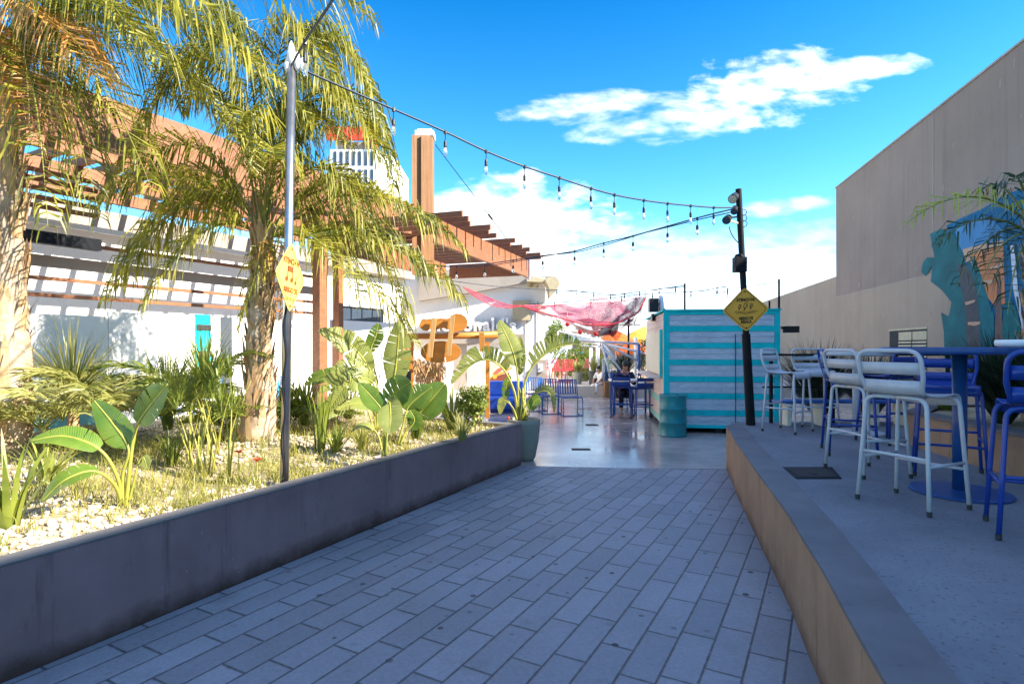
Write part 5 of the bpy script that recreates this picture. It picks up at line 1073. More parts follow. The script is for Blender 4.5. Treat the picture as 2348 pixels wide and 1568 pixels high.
# bushes on and behind the terrace
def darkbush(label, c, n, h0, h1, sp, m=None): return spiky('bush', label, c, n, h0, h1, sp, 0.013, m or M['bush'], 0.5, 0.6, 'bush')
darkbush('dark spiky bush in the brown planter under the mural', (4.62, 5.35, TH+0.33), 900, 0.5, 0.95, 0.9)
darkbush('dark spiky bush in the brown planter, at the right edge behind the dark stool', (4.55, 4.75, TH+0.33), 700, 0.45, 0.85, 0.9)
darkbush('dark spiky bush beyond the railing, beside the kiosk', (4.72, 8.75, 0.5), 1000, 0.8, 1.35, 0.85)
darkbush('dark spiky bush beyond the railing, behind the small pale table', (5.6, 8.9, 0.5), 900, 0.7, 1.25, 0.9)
darkbush('green tipped low bush at the left end of the brown planter', (4.95, 6.5, TH+0.33), 200, 0.25, 0.45, 0.9, M['shrub'])
q = at(1720, 972, 7.85)
spiky('grass_tuft', 'small dry grass tuft at the foot of the leaning lamp post', (3.27, 7.78, TH), 60, 0.05, 0.12, 1.2, 0.004, M['grass'], 0.5, 0.6)
# ================================================================== POLES, SIGNS, STRING LIGHTS
PR0 = on(1720, 974, TH); PR0.y = 7.75; PR0.x = (1721-1174)/F*7.75; PR0.z = TH
PR1 = at(1693, 434, 7.70)
t = thing('lamp_post', 'leaning dark steel lamp post with black spotlights, rising from the terrace corner', 'lamp post', tuple(PR0))
b = MB(); mid = PR0.lerp(PR1, 0.40)
def onpost(y): return PR0.lerp(PR1, (974-y)/(974-434))
b.tube([PR0, onpost(765)], [0.062, 0.056], 14); b.tube([onpost(765), PR1], [0.042, 0.040], 14); b.build('pole', M['dark'], t)
b = MB(); b.box(onpost(607)+Vector((-0.045, -0.02, 0)), (0.155, 0.13, 0.20)); b.lathe([(0.078, 0), (0.06, 0.035), (0.02, 0.05)], onpost(607)+Vector((-0.045, -0.02, 0.10)), 4); b.box(onpost(605)+Vector((0.05, 0, 0.02)), (0.03, 0.03, 0.02)); b.build('junction_box', M['dark'], t, bevel=0.006)
def spot(px, py, tx, ty, L, r, lens=True):
    a = at(px, py, 7.62); d = (at(tx, ty, 7.45)-a).normalized(); b = MB(); b.tube([a-d*L*0.5, a-d*L*0.35, a+d*L*0.5], [r*0.7, r*0.85, r], 14); b.tube([a-d*L*0.2, onpost(py-6)], 0.012, 6); o = b.build('spotlight', M['blackplastic'], t)
    l = MB(); l.tube([a+d*(L*0.5-0.006), a+d*(L*0.5+0.004)], r*0.86, 14); l.build('lens', M['lampcream'] if lens else M['window'], o)
spot(1683, 453, 1672, 466, 0.15, 0.062); spot(1684, 481, 1680, 498, 0.14, 0.045, False); spot(1668, 502, 1657, 516, 0.13, 0.056, False)
b = MB(); b.beam(onpost(513), at(1672, 506, 7.62), 0.02, 0.025); b.build('bracket', M['louvre'], t)
b = MB()
for y in (487, 500, 513):
    p = onpost(y)+Vector((0.042, 0, 0)); b.tube([p+UP*0.045, p+Vector((0.045, 0, 0.03)), p+Vector((0.052, 0, 0)), p+Vector((0.04, 0, -0.03)), p-UP*0.045], 0.006, 5)
b.tube(bez(at(1672, 520, 7.6), at(1676, 545, 7.6), onpost(562), 8), 0.007, 5); b.build('cable', M['cable'], t)

def diamond(name, label, c, ux, uy, half, body, lines, paintm, inkm, icons):
    """square plate on its corner; ux, uy: unit right and up vectors of its face"""
    t = thing(name, label, 'sign', tuple(c)); nz_ = ux.cross(uy).normalized(); Mx = Matrix((ux.to_4d(), uy.to_4d(), nz_.to_4d(), Vector((0, 0, 0, 1)))).transposed()
    for i in range(3): Mx[3][i] = 0
    Mx[0][3], Mx[1][3], Mx[2][3], Mx[3][3] = c.x, c.y, c.z, 1
    hx, hy = half; r = 0.12
    def pt(x, y, z=0): return Mx @ Vector((x*hx, y*hy, z))
    def outl(k, z): 
        out = []
        for (x, y) in ((0, 1), (1, 0), (0, -1), (-1, 0)):
            nx, ny = -y, x                                 # neighbours along the edges
            a = Vector((x, y, 0)); e1 = Vector((ny if False else -y*1.0, x*1.0, 0)); 
            p1 = a.lerp(Vector((y*-1.0, x*1.0, 0)), r); p2 = a.lerp(Vector((y*1.0, x*-1.0, 0)), r)
            for q in (p1, a*(1-r*0.45), p2): out.append(pt(q.x*k, q.y*k, z))
        return out
    b = MB(); b.prism(outl(1, -0.006), nz_*0.006); b.build('plate', paintm, t)
    b = MB(); o1 = outl(0.90, 0.0012); o2 = outl(0.875, 0.0012); n = len(o1); b.add(o1+o2, [(i, (i+1) % n, n+(i+1) % n, n+i) for i in range(n)]); b.build('border_line', inkm, t)
    for s_, size, x, y, sq in lines:
        b = MB(); text_into(b, s_, size, Mx @ Matrix.Translation((x, y, 0.002)) @ Matrix.Diagonal((1, 1, 1, 1)), 0.0005, size*0.045, 0.98, sq); b.build('lettering', inkm, t)
    for poly in icons:
        b = MB(); k = len(poly[1]); w = poly[2]
        pts = [pt(x, y, 0.002) for x, y in poly[1]]
        if poly[0] == 'fill': b.sheet(pts)
        else:
            for p, q in zip(pts, pts[1:]):
                d = (q-p).normalized(); sd = d.cross(nz_)*w; b.add([p-sd-d*w*.5, p+sd-d*w*.5, q+sd+d*w*.5, q-sd+d*w*.5], [(0, 1, 2, 3)])
        b.build('symbol', inkm, t)
    b = MB()
    for y in (0.78, -0.80): q = pt(0, y, 0.0); b.tube([q, q+nz_*0.006], 0.008, 8)
    b.build('bolt', inkm, t); return t
def bolt(cx, cy, s): 
    q = [(-0.25, 0.9), (0.35, 0.9), (0.12, 0.3), (0.5, 0.3), (-0.35, -1.0), (-0.08, -0.15), (-0.5, -0.15), (-0.25, 0.9)]
    return ('line', [(cx+x*s+y*s*0.12, cy+y*s) for x, y in q], 0.0035)
wave = lambda y, a, b_: ('line', [(a+(b_-a)*i/20, y+0.022*math.sin(i/20*9.2)) for i in range(21)], 0.003)
cR = at(1709.5, 710, 7.62); ux = Vector((0.995, -0.10, -0.0)).normalized(); tl = (PR1-PR0).normalized(); uy = (tl-ux*tl.dot(ux)).normalized()
ux = (ux+uy*0.05).normalized(); uy = (uy-ux*uy.dot(ux)).normalized()
hw = 53/F*7.62
diamond('warning_sign', 'yellow diamond sign with three lightning bolts over a wave on the leaning post', cR, ux, uy, (hw, hw*0.98), None,
        [("ATENCIÓN:", 0.058, 0.005, 0.130, 0.78), ("RIESGO DE", 0.052, 0.0, -0.118, 0.72), ("RESACA", 0.052, 0.0, -0.165, 0.76)], M['yellow'], M['ink'],
        [bolt(-0.24, 0.12, 0.12), bolt(0.0, 0.13, 0.18), bolt(0.24, 0.13, 0.12), wave(-0.10, -0.50, 0.50), wave(-0.16, -0.40, 0.38)])

# steel pole on the left
PL0 = on(652, 1106, RH-0.02); PL1 = at(669, 150, PL0.y+0.03)
t = thing('steel_pole', 'thin shiny steel pole with a taped cable, planted in the bed against the wall', 'pole', tuple(PL0))
b = MB(); b.tube([PL0-UP*0.05, PL1], 0.034, 18); b.build('tube', M['chrome'], t, smooth=True)
b = MB(); n = 40; b.tube([PL0.lerp(PL1, i/n*0.47)+Vector((0.0+0.012*math.sin(i*0.55), -0.043, 0)) for i in range(n+1)], 0.008, 6); b.build('cable', M['dark'], t, smooth=True)
b = MB()
for dx_, dz_, s in ((0.0, 0.06, 1.0), (0.05, 0.0, 0.8), (-0.03, -0.02, 0.7), (0.09, -0.02, 0.6)):
    b.lathe([(0.002, 0.13*s), (0.018*s, 0.10*s), (0.034*s, 0.03*s), (0.030*s, -0.03*s), (0.012*s, -0.06*s)], PL1+Vector((dx_, -0.01, dz_)), 12)
b.build('insulator', M['white2'], t, smooth=True)
cL = at(667, 636, PL0.y-0.075); uyl = (Vector((0.02, 0.0, 1.0))).normalized(); uxl = Vector((0.03, 1.0, -0.03)).normalized(); uyl = (uyl-uxl*uyl.dot(uxl)).normalized()
hwL = 0.275
ticks = [('fill', [(-0.32+0.1*i, -0.545-0.006*i), (-0.27+0.1*i, -0.545-0.006*i), (-0.27+0.1*i, -0.655), (-0.32+0.1*i, -0.655)], 0) for i in range(6)]
note = [('fill', [(-0.22, 0.30), (0.12, 0.30), (0.12, 0.14), (-0.22, 0.14)], 0), ('line', [(-0.22, 0.28), (-0.22, -0.10)], 0.008), ('line', [(0.12, 0.28), (0.12, -0.10)], 0.008), ('fill', [(-0.40, -0.06), (-0.30, 0.0), (-0.20, -0.04), (-0.24, -0.14), (-0.36, -0.15)], 0), ('fill', [(-0.06, -0.06), (0.04, 0.0), (0.14, -0.04), (0.10, -0.14), (-0.02, -0.15)], 0), ('line', [(0.36, 0.06), (0.36, -0.16)], 0.006), ('fill', [(0.24, -0.10), (0.32, -0.06), (0.38, -0.12), (0.33, -0.18), (0.25, -0.17)], 0)]
diamond('warning_sign', 'sun bleached yellow diamond sign with a music note on the steel pole', cL, uxl, uyl, (hwL, hwL*1.03), None,
        [("ATENCIÓN", 0.062, 0, 0.122, 0.95), ("RIESGO DE", 0.055, 0, -0.105, 0.95)], M['paleyellow'], M['brownink'], note+ticks)

def string_lights(label, pts, fracs, drop=0.11, r=0.009, bulb=0.024, strands=1):
    P_ = catmull(pts, 60); t = thing('string_lights', label, 'string lights', tuple(pts[0])); b = MB()
    b.tube(P_, r, 6)
    for k in range(1, strands): b.tube([p+Vector((0, 0.02*k, -0.035*k*abs(math.sin(i*0.16+k)))) for i, p in enumerate(P_)], r*0.8, 5)
    b.build('cable', M['cable'], t, smooth=True)
    for f in fracs:
        j = min(58, int(f*59)); p = P_[j].lerp(P_[j+1], f*59-j); b = MB(); b.tube([p-UP*0.004, p-UP*drop], r*0.45, 5); b.tube([p+UP*0.012, p-UP*0.02], r*1.7, 6)
        b.lathe([(0.008, 0), (bulb*0.75, -0.02), (bulb*0.75, -0.06), (bulb*0.55, -0.07)], p-UP*drop, 10); so = b.build('lamp_holder', M['blackplastic'], t)
        b = MB(); b.lathe([(bulb*0.5, -0.068), (bulb*0.85, -0.09), (bulb, -0.115), (bulb*0.8, -0.14), (bulb*0.3, -0.152)], p-UP*drop, 10); b.build('bulb', M['glass'], so, smooth=True)
    return t
A0, A1 = PL1+UP*0.0, onpost(476)
hor = (A1-A0)
def span_at(px):                                          # the point of the straight line A0-A1 (seen from above) lying at px
    k = (px-1174)/F; f = (k*A0.y-A0.x)/(hor.x-k*hor.y); return f, A0.y+hor.y*f
seq = [(865, 235), (1017, 301), (1110, 345), (1197, 380), (1276, 406), (1348, 430), (1414, 448), (1480, 460), (1533, 467), (1585, 472), (1637, 476)]
pts = [A0]+[at(x, y, span_at(x)[1]) for x, y in seq]+[A1]
P60 = catmull(pts, 60)
def frac_px(P_, px):
    best = min(range(60), key=lambda i: abs(1174+P_[i].x/P_[i].y*F-px)); return best/59
string_lights('upper string of bare bulbs sagging from the left pole top to the leaning lamp post', pts, [frac_px(P60, x) for x in (915, 1017, 1110, 1197, 1276, 1348, 1414, 1480, 1533, 1585, 1637)], 0.08, 0.0095, 0.020)
seq = [(1688, 478, 7.7), (1610, 497, 8.3), (1455, 540, 9.4), (1383, 558, 9.9), (1312, 577, 10.4), (1220, 590, 10.9), (1120, 605, 11.3), (1050, 611, 11.6), (985, 608, 11.9)]
pts = [at(*s) for s in seq]; P60 = catmull(pts, 60)
string_lights('lower string of bulbs from the leaning lamp post down to the tall timber post', pts, [frac_px(P60, x) for x in (1607, 1530, 1455, 1382, 1312, 1245, 1183, 1115, 1050)], 0.10, 0.010, 0.028, 2)
seq = [(1252, 664, 14.5), (1330, 668, 14.0), (1400, 676, 13.6), (1470, 668, 13.2), (1570, 655, 12.6)]
pts = [at(*s) for s in seq]; string_lights('string of small bulbs above the red net ending at the kiosk roof pole', pts, [0.08, 0.22, 0.36, 0.5, 0.62, 0.74, 0.86, 0.95], 0.03, 0.009, 0.022, 2)
seq = [(1208, 698, 13.4), (1300, 692, 13.3), (1400, 684, 13.2), (1480, 674, 13.0), (1600, 668, 12.3), (1660, 658, 12.0), (1666, 668, 11.9), (1640, 672, 11.9)]
pts = [at(*s) for s in seq]; string_lights('string of small bulbs along the top of the red net looping over the kiosk roof', pts, [0.1, 0.22, 0.33, 0.45, 0.55, 0.66, 0.8], 0.03, 0.009, 0.022, 1)
seq = [(1020, 642, 12.3), (1120, 655, 13), (1205, 662, 13.6), (1252, 664, 14.5)]
pts = [at(*s) for s in seq]; t = thing('cable', 'thin cable from the palm side to the canopy corner of the white building', 'cable', tuple(pts[0])); b = MB(); b.tube(catmull(pts, 20), 0.007, 5); b.build('strand', M['cable'], t)
a = kp(0, 0, 0); pts = [at(1786, 646, 11.5), at(1730, 655, 11.7), at(1670, 662, 12)]; t = thing('cable', 'thin cable between the two poles on the kiosk roof', 'cable', tuple(pts[0])); b = MB(); b.tube(pts, 0.006, 5); b.build('strand', M['cable'], t)
pts = [A0, at(700, 95, 3.6), at(775, -20, 2.9), at(880, -240, 2.2)]; P60 = catmull(pts, 60)
string_lights('string of bulbs rising from the steel pole top out of the top of the photo', pts, [0.33], 0.07, 0.008, 0.018)

# ================================================================== FISHING NET AND FLOATS
def net_surface(b, L1, L2, sag, ripple, nu=46, nv=16, seed=0):
    """cloth hung between the lines L1 (front) and L2 (back), u along, v across"""
    rr = random.Random(seed); ph = [rr.uniform(0, 6.28) for _ in range(6)]
    A = catmull(L1, nu+1); B = catmull(L2, nu+1); vs = []
    for i in range(nu+1):
        for j in range(nv+1):
            u_, v_ = i/nu, j/nv; p = A[i].lerp(B[i], v_); env = math.sin(math.pi*u_)**0.6
            s = sag*math.sin(math.pi*v_)*env; k = ripple*env
            p = p+UP*(-s+k*(math.sin(u_*17+v_*5+ph[0])+0.7*math.sin(u_*31-v_*9+ph[1])+0.5*math.sin(v_*21+u_*7+ph[2])))+Vector((0.3*k*math.sin(u_*23+ph[3]), k*math.sin(u_*13+v_*11+ph[4]), 0)); vs.append(p)
    b.add(vs, [(i*(nv+1)+j, (i+1)*(nv+1)+j, (i+1)*(nv+1)+j+1, i*(nv+1)+j+1) for i in range(nu) for j in range(nv)])
    return (nu, nv)
def with_uv(o, nu, nv, parts, k=1.0):
    uv = o.data.uv_layers.new(name='UVMap'); per = (nu+1)*(nv+1)
    for lp_ in o.data.loops:
        vi = lp_.vertex_index % per; uv.data[lp_.index].uv = (vi//(nv+1)/nu*3*k, vi % (nv+1)/nv*k)
t = thing('fishing_net', 'draped red fishing net gathered and hung in the air over the plaza', 'net', tuple(at(1300, 720, 12.5)))
b = MB(); d1 = [at(1196, 702, 12.0), at(1262, 722, 12.0), at(1335, 742, 11.9), at(1398, 744, 11.9), at(1440, 730, 11.9), at(1462, 716, 11.9), at(1482, 680, 12.0)]
d2 = [at(1196, 700, 12.3), at(1262, 700, 12.7), at(1335, 696, 13.0), at(1398, 694, 13.1), at(1440, 688, 13.1), at(1462, 684, 13.0), at(1482, 676, 12.6)]
nn = net_surface(b, d1, d2, 0.12, 0.060, seed=3); o = b.build('main_swag', M['net'], t, smooth=True); with_uv(o, *nn, 1)
b = MB(); e1 = [p+UP*(-0.05-0.18*math.sin(math.pi*i/6))+Vector((0.03, 0.25, 0)) for i, p in enumerate(d1)]; nn = net_surface(b, [d2[1]+UP*-0.05]+e1[2:7], [d2[1]]+[p+Vector((0, -0.15, -0.03)) for p in d2[2:7]], 0.10, 0.07, 40, 14, seed=9); o = b.build('inner_fold', M['net'], t, smooth=True); with_uv(o, *nn, 1)
b = MB(); s1 = [at(1062, 658, 11.6), at(1092, 682, 11.6), at(1130, 701, 11.7), at(1165, 705, 11.9), at(1194, 702, 12.0)]; s2 = [at(1072, 662, 12.2), at(1105, 676, 12.3), at(1140, 691, 12.3), at(1170, 700, 12.3), at(1195, 701, 12.3)]
nn = net_surface(b, s1, s2, 0.03, 0.012, 30, 8, seed=5); o = b.build('side_swag', M['net'], t, smooth=True); with_uv(o, *nn, 1, 0.6)
b = MB(); b.tube(catmull(d1, 40), 0.012, 6); b.tube(catmull(d2, 40), 0.008, 6); b.tube(catmull(s1, 30), 0.010, 6); b.tube(catmull(s2, 30), 0.009, 6); b.build('edge_rope', M['red'], t, smooth=True)
b = MB(); b.tube(bez(at(1420, 725, 12.6), at(1400, 760, 12.4), at(1405, 770, 12.3), 8), [0.02, .05, .08, .10, .11, .09, .06, .03], 7); o = b.build('hanging_end', M['net'], t, smooth=True); o.data.uv_layers.new(name='UVMap')
t = thing('cloth', 'pale translucent cloth swag hung below the red net', 'cloth', tuple(at(1350, 745, 12.4)))
b = MB(); net_surface(b, [at(1305, 738, 12.2), at(1335, 760, 12.2), at(1375, 765, 12.2), at(1420, 740, 12.2), at(1440, 728, 12.2)], [at(1305, 735, 12.5), at(1335, 752, 12.5), at(1375, 757, 12.5), at(1420, 735, 12.5), at(1440, 725, 12.5)], 0.03, 0.01, 24, 6); M['sheer'] = leaf_mat('sheer pale cloth', (0.75, 0.70, 0.60), (0.80, 0.78, 0.72), 0.4); b.build('swag', M['sheer'], t, smooth=True)
for px, py, lab in ((1301, 744, 'red float ball hanging under the left of the red net'), (1330, 761, 'red float ball half hidden by the pale cloth'), (1366, 766, 'red float ball hanging free on a thread, lowest of the floats')):
    q = at(px, py, 12.15); t = thing('float_ball', lab, 'float', tuple(q), 'red floats under the net'); b = MB(); b.ball(q, 0.048, 14); b.build('ball', M['buoy'], t, smooth=True); b = MB(); b.tube([q+UP*0.045, q+UP*0.25], 0.005, 5); b.build('thread', M['rope'], t)

# ================================================================== WOODEN SIGN IN THE BED
SY = 9.6
def ws(x, y, off=0.0): return at(923+0.1295*x, 720+0.1295*y, SY-off)
t = thing('wooden_sign', 'orange wooden signboard with bone shaped and oval boards on a log, seen from behind', 'sign', tuple(at(1040, 900, SY)))
b = MB(); b.prism([ws(*p) for p in ((290, 220), (330, 110), (345, 92), (390, 88), (430, 100), (470, 84), (520, 88), (600, 82), (690, 78), (780, 86), (840, 72), (880, 20), (950, -8), (1040, 5), (1110, 50), (1150, 130), (1140, 210), (1090, 280), (1020, 305), (960, 312), (930, 335), (890, 340), (868, 300), (840, 275), (770, 272), (740, 250), (690, 252), (640, 268), (585, 275), (540, 285), (480, 265), (430, 298), (370, 290), (335, 262))], (0, 0.05, 0)); b.build('upper_board', M['orangewood'], t)
b = MB(); b.prism([ws(675+360*math.cos(a)*(1 if True else 1), 672+195*math.sin(a)) for a in [2*math.pi*i/36 for i in range(36)]], (0, 0.05, 0)); b.build('oval_board', M['orangewood'], t)
for (x0, y0, x1, y1) in ((565, 78, 485, 765), (890, 25, 815, 730)):
    b = MB(); b.beam(ws(x0, y0, 0.075), ws(x1, y1, 0.075), 0.075, 0.06, (0, -1, 0)); b.build('batten', M['strip'], t)
b = MB(); b.tube([ws(-60, 395, -0.12), ws(260, 392, -0.12), ws(850, 392, -0.12), ws(1690, 366, -0.12)], [0.045, 0.05, 0.05, 0.062], 14); b.build('log_beam', M['orangewood'], t, smooth=True)
for x in (1400, 40):
    b = MB(); q = ws(x, 330, 0.0); g0 = Vector((q.x+0.06, q.y, 0.45)); b.beam(q, q.lerp(g0, 0.22), 0.085, 0.085, (0, 1, 0)); b.beam(q+Vector((0.10, 0.06, -0.15)), g0+Vector((0.04, 0.06, 0)), 0.07, 0.07, (0, 1, 0)); b.build('post', M['orangewood'], t)
b = MB(); b.tube([ws(748, 770, 0.1), ws(850, 1570, 0.1)], 0.012, 6); b.build('white_stick', M['tubewhite'], t)
# small board signs and thatch beside it
t = thing('wooden_sign', 'small post with stacked orange boards at the left foot of the big wooden sign', 'sign', tuple(at(930, 900, SY-.3)))
b = MB(); b.tube([at(922, 930, SY-.3), at(924, 800, SY-.3)], 0.035, 10); b.build('post', M['strip'], t)
for y0, y1 in ((814, 827), (832, 846), (876, 890)):
    b = MB(); b.prism([at(926, y0, SY-.34), at(944, y0+1, SY-.34), at(946, y1, SY-.34), at(926, y1, SY-.34)], (0, 0.03, 0)); b.build('board', M['orangewood'], t)
b = MB(); b.prism([at(931, 850, SY-.3), at(942, 852, SY-.3), at(942, 873, SY-.3), at(930, 872, SY-.3)], (0, 0.03, 0)); b.build('slate', M['dark'], t)
t = thing('thatch', 'shaggy dry thatch skirt hanging below the oval board', 'thatch', tuple(at(975, 870, SY+.5)))
b = MB()
for k in range(420):
    p = at(rnd(950, 1015), rnd(818, 850), SY+rnd(.3, .8)); q = p+Vector((rnd(-.12, .12), rnd(-.05, .05), -rnd(0.15, 0.42))); w = Vector((rnd(-1, 1), rnd(-.5, .5), 0))*0.008
    b.add([p-w, p+w, q+w, q-w], [(0, 1, 2, 3)])
b.build('straw', M['thatch'], t)

# ================================================================== FURNITURE AROUND THE PLAZA
def make_chair(m):
    t = thing('slatted_chair', 'x', 'chair', (0, 0, 0), 'blue slatted chairs')
    for sx in (-1, 1):
        b = MB(); x = sx*0.24; b.tube([(x*0.95, -0.28, 0.84), (x, -0.20, 0.50), (x, -0.17, 0.42), (x, 0.22, 0.44), (x, 0.27, 0.38), (x, 0.30, 0.012), (x, -0.22, 0.012), (x, -0.16, 0.43)], 0.012, 8); b.build('side_frame', m, t, smooth=True)
    for x, y, z in ((.24, -.19, .435), (.24, .24, .435), (.23, -.28, .84), (.24, -.21, .50), (.24, .30, .012)):
        b = MB(); b.tube([(-x, y, z), (x, y, z)], 0.011, 6); b.build('cross_bar', m, t)
    s = MB(); k = MB()
    for i in range(7):
        x = -0.195+0.065*i; s.box((x, 0.03, 0.446), (0.036, 0.44, 0.012)); k.beam((x, -0.205, 0.49), (x*0.96, -0.278, 0.84), 0.034, 0.010, (0, 1, 0))
    s.build('seat', m, t); k.build('backrest', m, t); return t
ch = make_chair(M['bluetube']); place(ch, 1.42, 13.9, (0.15, -1), 'blue slatted chair on the plaza, nearest to the camera of the row by the pot', 0)
q = on(1255, 930, 0)
place(ch, 0.95, 14.3, (0.1, -1), 'blue slatted chair half hidden behind its neighbour, middle of the row by the pot', 0)
place(ch, 0.62, 14.9, (0.2, -1), 'blue slatted chair farthest left in the row, beside the white building', 0)
chs = None
def sky_chair(x, y, f, lab):
    global chs
    if chs is None:
        chs = copy_tree(ch)
        def recol(o):
            for c_ in o.children: c_.data = c_.data.copy(); c_.data.materials[0] = M['skyblue']; recol(c_)
        recol(chs); chs['group'] = 'bright blue chairs before the partition'; o = chs
    else: o = copy_tree(chs)
    o.location = (x, y, 0.3); o.rotation_euler = (0, 0, math.atan2(f[1], f[0])-math.pi/2); o['label'] = lab
p = at(632, 900, 9.6); sky_chair(p.x, p.y, (0.5, -1), 'bright blue chair between the palm trunk and the steel pole')
p = at(470, 900, 9.0); sky_chair(p.x, p.y, (-1, -0.3), 'bright blue chair behind the papyrus, left of the palm trunk')
p = at(380, 900, 8.3); sky_chair(p.x, p.y, (1, -0.2), 'bright blue chair behind the upright paddle leaf')
p = at(230, 900, 7.9); sky_chair(p.x, p.y, (0.3, -1), 'bright blue chair behind the pale straw coloured young palm')
p = at(95, 900, 7.4); sky_chair(p.x, p.y, (0.8, -0.4), 'bright blue chair just right of the thick left trunk')
def low_table(x, y, lab, z0=0.3, mt='white2', L=0.8, h=0.72):
    t = thing('table', lab, 'table', (x, y, z0)); b = MB(); b.box((x, y, z0+h-0.015), (L, L*0.8, 0.03), 0.5); b.build('tabletop', M[mt], t)
    for i in (-1, 1):
        for j in (-1, 1): b = MB(); b.box((x+i*L*0.36-j*0.1, y+j*L*0.25+i*0.1, z0+(h-0.03)/2), (0.04, 0.04, h-0.031), 0.5); b.build('leg', M['skyblue'], t)
p = at(425, 900, 8.8); low_table(p.x, p.y, 'white table between the bright blue chairs behind the papyrus')
p = at(150, 900, 7.9); low_table(p.x, p.y, 'white table behind the pale straw coloured young palm')
def sofa(px, Y, lab):
    p = at(px, 900, Y); t = thing('sofa', lab, 'sofa', (p.x, p.y, 0)); b = MB(); b.box((p.x, p.y, 0.24), (0.9, 0.75, 0.30)); b.box((p.x, p.y, 0.045), (0.8, 0.6, 0.09)); b.build('seat', M['stoolblue'], t, bevel=0.03)
    b = MB(); b.box((p.x, p.y+0.32, 0.58), (0.9, 0.14, 0.38)); b.build('backrest', M['stoolblue'], t, bevel=0.03)
sofa(1160, 14.6, 'low blue upholstered seat on the plaza behind the grey pot')

# stools and table by the kiosk
q = Vector((3.0, 14.3, 0))
def far_stool(x, y, f, lab): 
    o = copy_tree(stool_b); o.location = (x, y, 0); o.rotation_euler = (0, 0, math.atan2(f[1], f[0])-math.pi/2); o['label'] = lab; o['group'] = 'blue stools by the kiosk'
far_stool(2.60, 13.45, (0.3, 1), 'blue bar stool on the plaza by the kiosk, leftmost of the cluster'); far_stool(3.02, 13.1, (-0.1, 1), 'blue bar stool on the plaza touching the kiosk counter side')
far_stool(2.85, 14.9, (0.1, -1), 'blue bar stool behind the kiosk table, left of the seated person'); far_stool(3.18, 13.75, (-1, 0.3), 'blue bar stool on the plaza half hidden by the kiosk corner')
t = thing('bar_table', 'white topped blue bar table beside the kiosk hatch', 'table', (2.95, 14.2, 0))
b = MB(); b.box((2.95, 14.2, 0.83), (1.0, 0.62, 0.04)); b.build('tabletop', M['white2'], t)
for i in (-1, 1):
    for j in (-1, 1): b = MB(); b.box((2.95+i*0.44, 14.2+j*0.25, 0.405), (0.045, 0.045, 0.81)); b.build('leg', M['bluetube'], t)
t = thing('concrete_ledge', 'low pale concrete step across the far end of the plaza', 'ledge', (2, 19, 0))
b = MB(); x0 = at(1225, 0, 18.9).x; x1 = at(1388, 0, 18.9).x; b.box(((x0+x1)/2, 19.15, 0.183), (x1-x0, 0.5, 0.366)); b.build('step', M['concrete'], t, bevel=0.01)
t = thing('wood_planter', 'orange brown planter of upright boards right of the concrete step', 'planter', (at(1407, 0, 18.8).x, 18.9, 0))
x0, x1 = at(1386, 0, 18.6).x, at(1432, 0, 18.6).x
b = MB(); n = 8
for i in range(n): b.box((x0+(x1-x0)*(i+0.5)/n, 18.62+0.01*(i % 2), 0.26), ((x1-x0)/n*0.94, 0.03, 0.52)); 
b.box(((x0+x1)/2, 19.0, 0.25), (x1-x0-0.02, 0.7, 0.48)); b.build('boards', M['postwood'], t)
b = MB(); leafy(b, ((x0+x1)/2+0.1, 19.0, 0.68), 0.35, 0.3, 0.22, 420, 0.04); b.build('foliage', M['bush'], t)
t = thing('speaker', 'dark upright loudspeaker box standing on the wooden planter', 'speaker', tuple(at(1391, 874, 18.8)))
b = MB(); b.box(at(1391, 864, 18.7), (0.16, 0.14, 0.28)); b.build('cabinet', M['blackplastic'], t, bevel=0.01)
t = thing('bent_rail', 'thin dark bent handrail leg at the left of the kiosk stools', 'rail', tuple(on(1407, 950, 0)))
P0 = on(1407, 948, 0); b = MB(); b.tube([P0, Vector((P0.x, P0.y, 0.62)), at(1396, 858, 15.5)], 0.022, 8); b.tube([Vector((P0.x, P0.y, 0.22)), Vector((P0.x+0.5, P0.y+0.3, 0.22))], 0.016, 6); b.build('tube', M['bluetube'], t, smooth=True)

# ================================================================== TUBE FRAME BEHIND THE NET
def w7(x, y, Y=16.0): return at(1200+0.1766*x, 720+0.1766*y, Y)
t = thing('shade_frame', 'skeleton of white galvanised tubes for a shade roof behind the net', 'frame', tuple(w7(1040, 600)))
for k, (a, c_, Y0, Y1, r) in enumerate([((450, 225), (1020, 345), 15.4, 16.4, .03), ((680, 190), (1200, 590), 17.2, 16, .03), ((880, 210), (1310, 790), 16.6, 16.2, .03), ((740, 345), (1500, 385), 15.2, 15.4, .035), ((1500, 385), (1505, 800), 15.4, 15.4, .035), ((1030, 370), (1470, 600), 16.4, 16.6, .03), ((1030, 375), (1568, 510), 16.4, 15.6, .03), ((1010, 370), (1150, 870), 16.4, 16.2, .028), ((985, 310), (1200, 590), 17.5, 17, .03), ((340, 540), (345, 905), 16.0, 16.0, .03), ((380, 500), (335, 900), 17.0, 16.1, .025), ((350, 720), (480, 480), 16.2, 17.0, .028), ((480, 480), (590, 440), 17.0, 17.5, .028), ((450, 225), (440, 300), 15.4, 15.4, .025), ((630, 180), (600, 245), 16, 15.7, .02), ((760, 290), (890, 200), 16, 17, .02), ((800, 300), (1000, 205), 16, 17.2, .02), ((750, 410), (1030, 430), 17.6, 17.6, .025), ((1075, 480), (1065, 870), 17, 17, .03)]):
    b = MB(); b.tube([w7(*a, Y0), w7(*c_, Y1)], r, 8); b.build('tube', M['tubewhite'] if k not in (4, 18) else M['bluetube'], t, smooth=True)
b = MB(); b.tube([w7(1200, 590, 17), w7(1320, 810, 16.5)], 0.04, 8); b.build('dark_tube', M['dark'], t, smooth=True)
